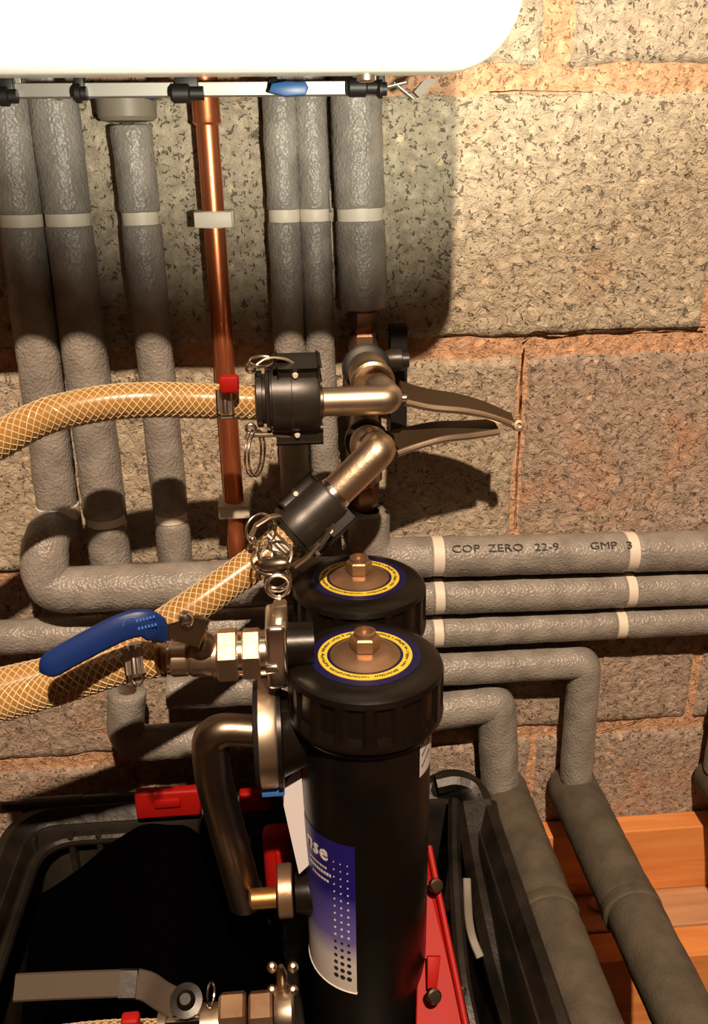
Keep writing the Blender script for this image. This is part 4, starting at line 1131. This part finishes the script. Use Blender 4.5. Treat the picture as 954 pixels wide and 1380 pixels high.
tag(shade_heap, 'added black heap standing in for the shadow over the left of the case', 'shadow_form')

# ------------------------------------------------------------------ lower valve and fittings bottom left
lv = thing('ball_valve', 'nickel ball valve with flat grey lever at the bottom left inside the case', 'valve', P(250, 1360, .36))
qz = .345
px_strip(lv, 'lever_handle', [(20, 1331, qz), (60, 1329, qz), (110, 1327, qz), (166, 1325, qz)], 0.0185, 0.004, M['graylever'], wdir=V((0, 0.72, 0.66)))
px_strip(lv, 'lever_clip', [(161, 1326, qz+.003), (172, 1326, qz+.003), (184, 1326, qz+.003)], 0.0205, 0.0045, M['black'], wdir=V((.25, 0.72, 0.66)))
px_strip(lv, 'lever_plate', [(182, 1325, qz), (200, 1330, qz), (218, 1342, qz), (238, 1352, qz)], 0.020, 0.0030, M['graylever'], wdir=V((.3, 0.72, 0.66)))
bm = NB(); lathe(bm, P(252, 1350, qz+.006), V((0, -.6, 1)), [(0, .0115), (.002, .012), (.006, .012), (.0065, .007), (.010, .0065), (.012, .004), (.012, 0)], 28); finish('stem_plate', bm, M['black'], lv)
bm = NB(); tube(bm, ring_pts(P(284, 1340, qz), V((1, -.2, .1)), 0.0085), 0.0009, 6, closed=True); finish('spring_clip', bm, M['bright'], lv)
bm = NB(); box(bm, P(246, 1376, qz+.01), 0.026, 0.006, 0.006, bev=.001); finish('body_flange', bm, M['bright'], lv)
for u0, u1, r, m in ((296, 332, .0165, M['bronze']), (336, 368, .0175, M['bronze'])):  # brass nuts; the darker bronze stands in for the shade on them
    A = P(u0, 1368, qz); L_ = P(u1, 1368, qz).x-A.x; bm = NB(); hexnut(bm, A, ex, L_, r, rot=.3); finish('hex_nut', bm, m, lv, smooth=False)
bm = NB(); A = P(215, 1390, qz); lathe(bm, A, ex, [(0, .017), (.055, .017)], 24); finish('valve_body', bm, M['steel'], lv)
bm = NB(); lathe(bm, P(370, 1366, qz), ex, [(0, .014), (.004, .016), (.013, .016), (.015, .012)], 24); finish('collar', bm, M['steel'], lv)
h4, _ = hose('short braided hose at the very bottom, under the grey lever', [(240, 1402, .345), (200, 1401, .345), (150, 1402, .345), (90, 1408, .345), (30, 1416, .345)], 0.0135)
bm = NB(); box(bm, P(176, 1376, .372), 0.013, 0.010, 0.010, bev=.0025, seg=3)
tag(finish('red_tab', bm, M['red']), 'small red thumb tab at the bottom edge below the grey lever', 'tab')
# wing screws
ws = thing('wing_clamp', 'dark clamp with four small wing screws above the brass nuts', 'clamp', P(382, 1330, .33))
for u, v in ((367, 1305), (395, 1305), (367, 1336), (395, 1336)):
    bm = NB(); lathe(bm, P(u, v, .33), V((0, -.6, 1)), [(0, .003), (.003, .0042), (.008, .0036), (.012, .0018), (.0125, 0)], 12); finish('wing_screw', bm, M['steel'], ws)
bm = NB(); lathe(bm, P(381, 1345, .33), V((0, 0, 1)), [(0, .006), (.010, .007), (.016, .004), (.026, .0045), (.034, .002)], 16); finish('spindle', bm, M['darksteel'], ws)
# knurled brass port above
kp = thing('drain_port', 'brass side port with grey knurled ring, low on the filter beside the label', 'pipe fitting', P(385, 1215, .27))
s_ = sc(1200, .27)
bm = NB(); lathe(bm, P(374, 1201, .27), ex, [(0, .020), (.001, .0215), (.0115, .0215), (.0125, .020)], 30); finish('knurled_ring', bm, M['bronze'], kp)
bm = NB(); lathe(bm, P(336, 1212, .27), ex, [(0, .007), (.002, .0085), (.022, .0085)], 20); finish('brass_tail', bm, M['brass'], kp)
bm = NB(); lathe(bm, P(398, 1203, .27), ex, [(0, .016), (.012, .018), (.020, .018)], 24); finish('black_boss', bm, M['black'], kp)

# look-alikes share a group
for o in bpy.data.objects:
    if o.parent or 'category' not in o or 'group' in o: continue
    n = o.name.split('.')[0]
    g = {'insulated_pipe': 'grey lagged pipes on the wall', 'braided_hose': 'amber braided hoses', 'dirt_filter': 'twin black filters',
         'cam_coupler': 'black cam couplers', 'hose_elbow': 'nickel hose elbows', 'valve_lever': 'paired valve levers',
         'hose_clip': 'steel hose clips', 'ball_valve': 'lever ball valves'}.get(n)
    if g: o['group'] = g
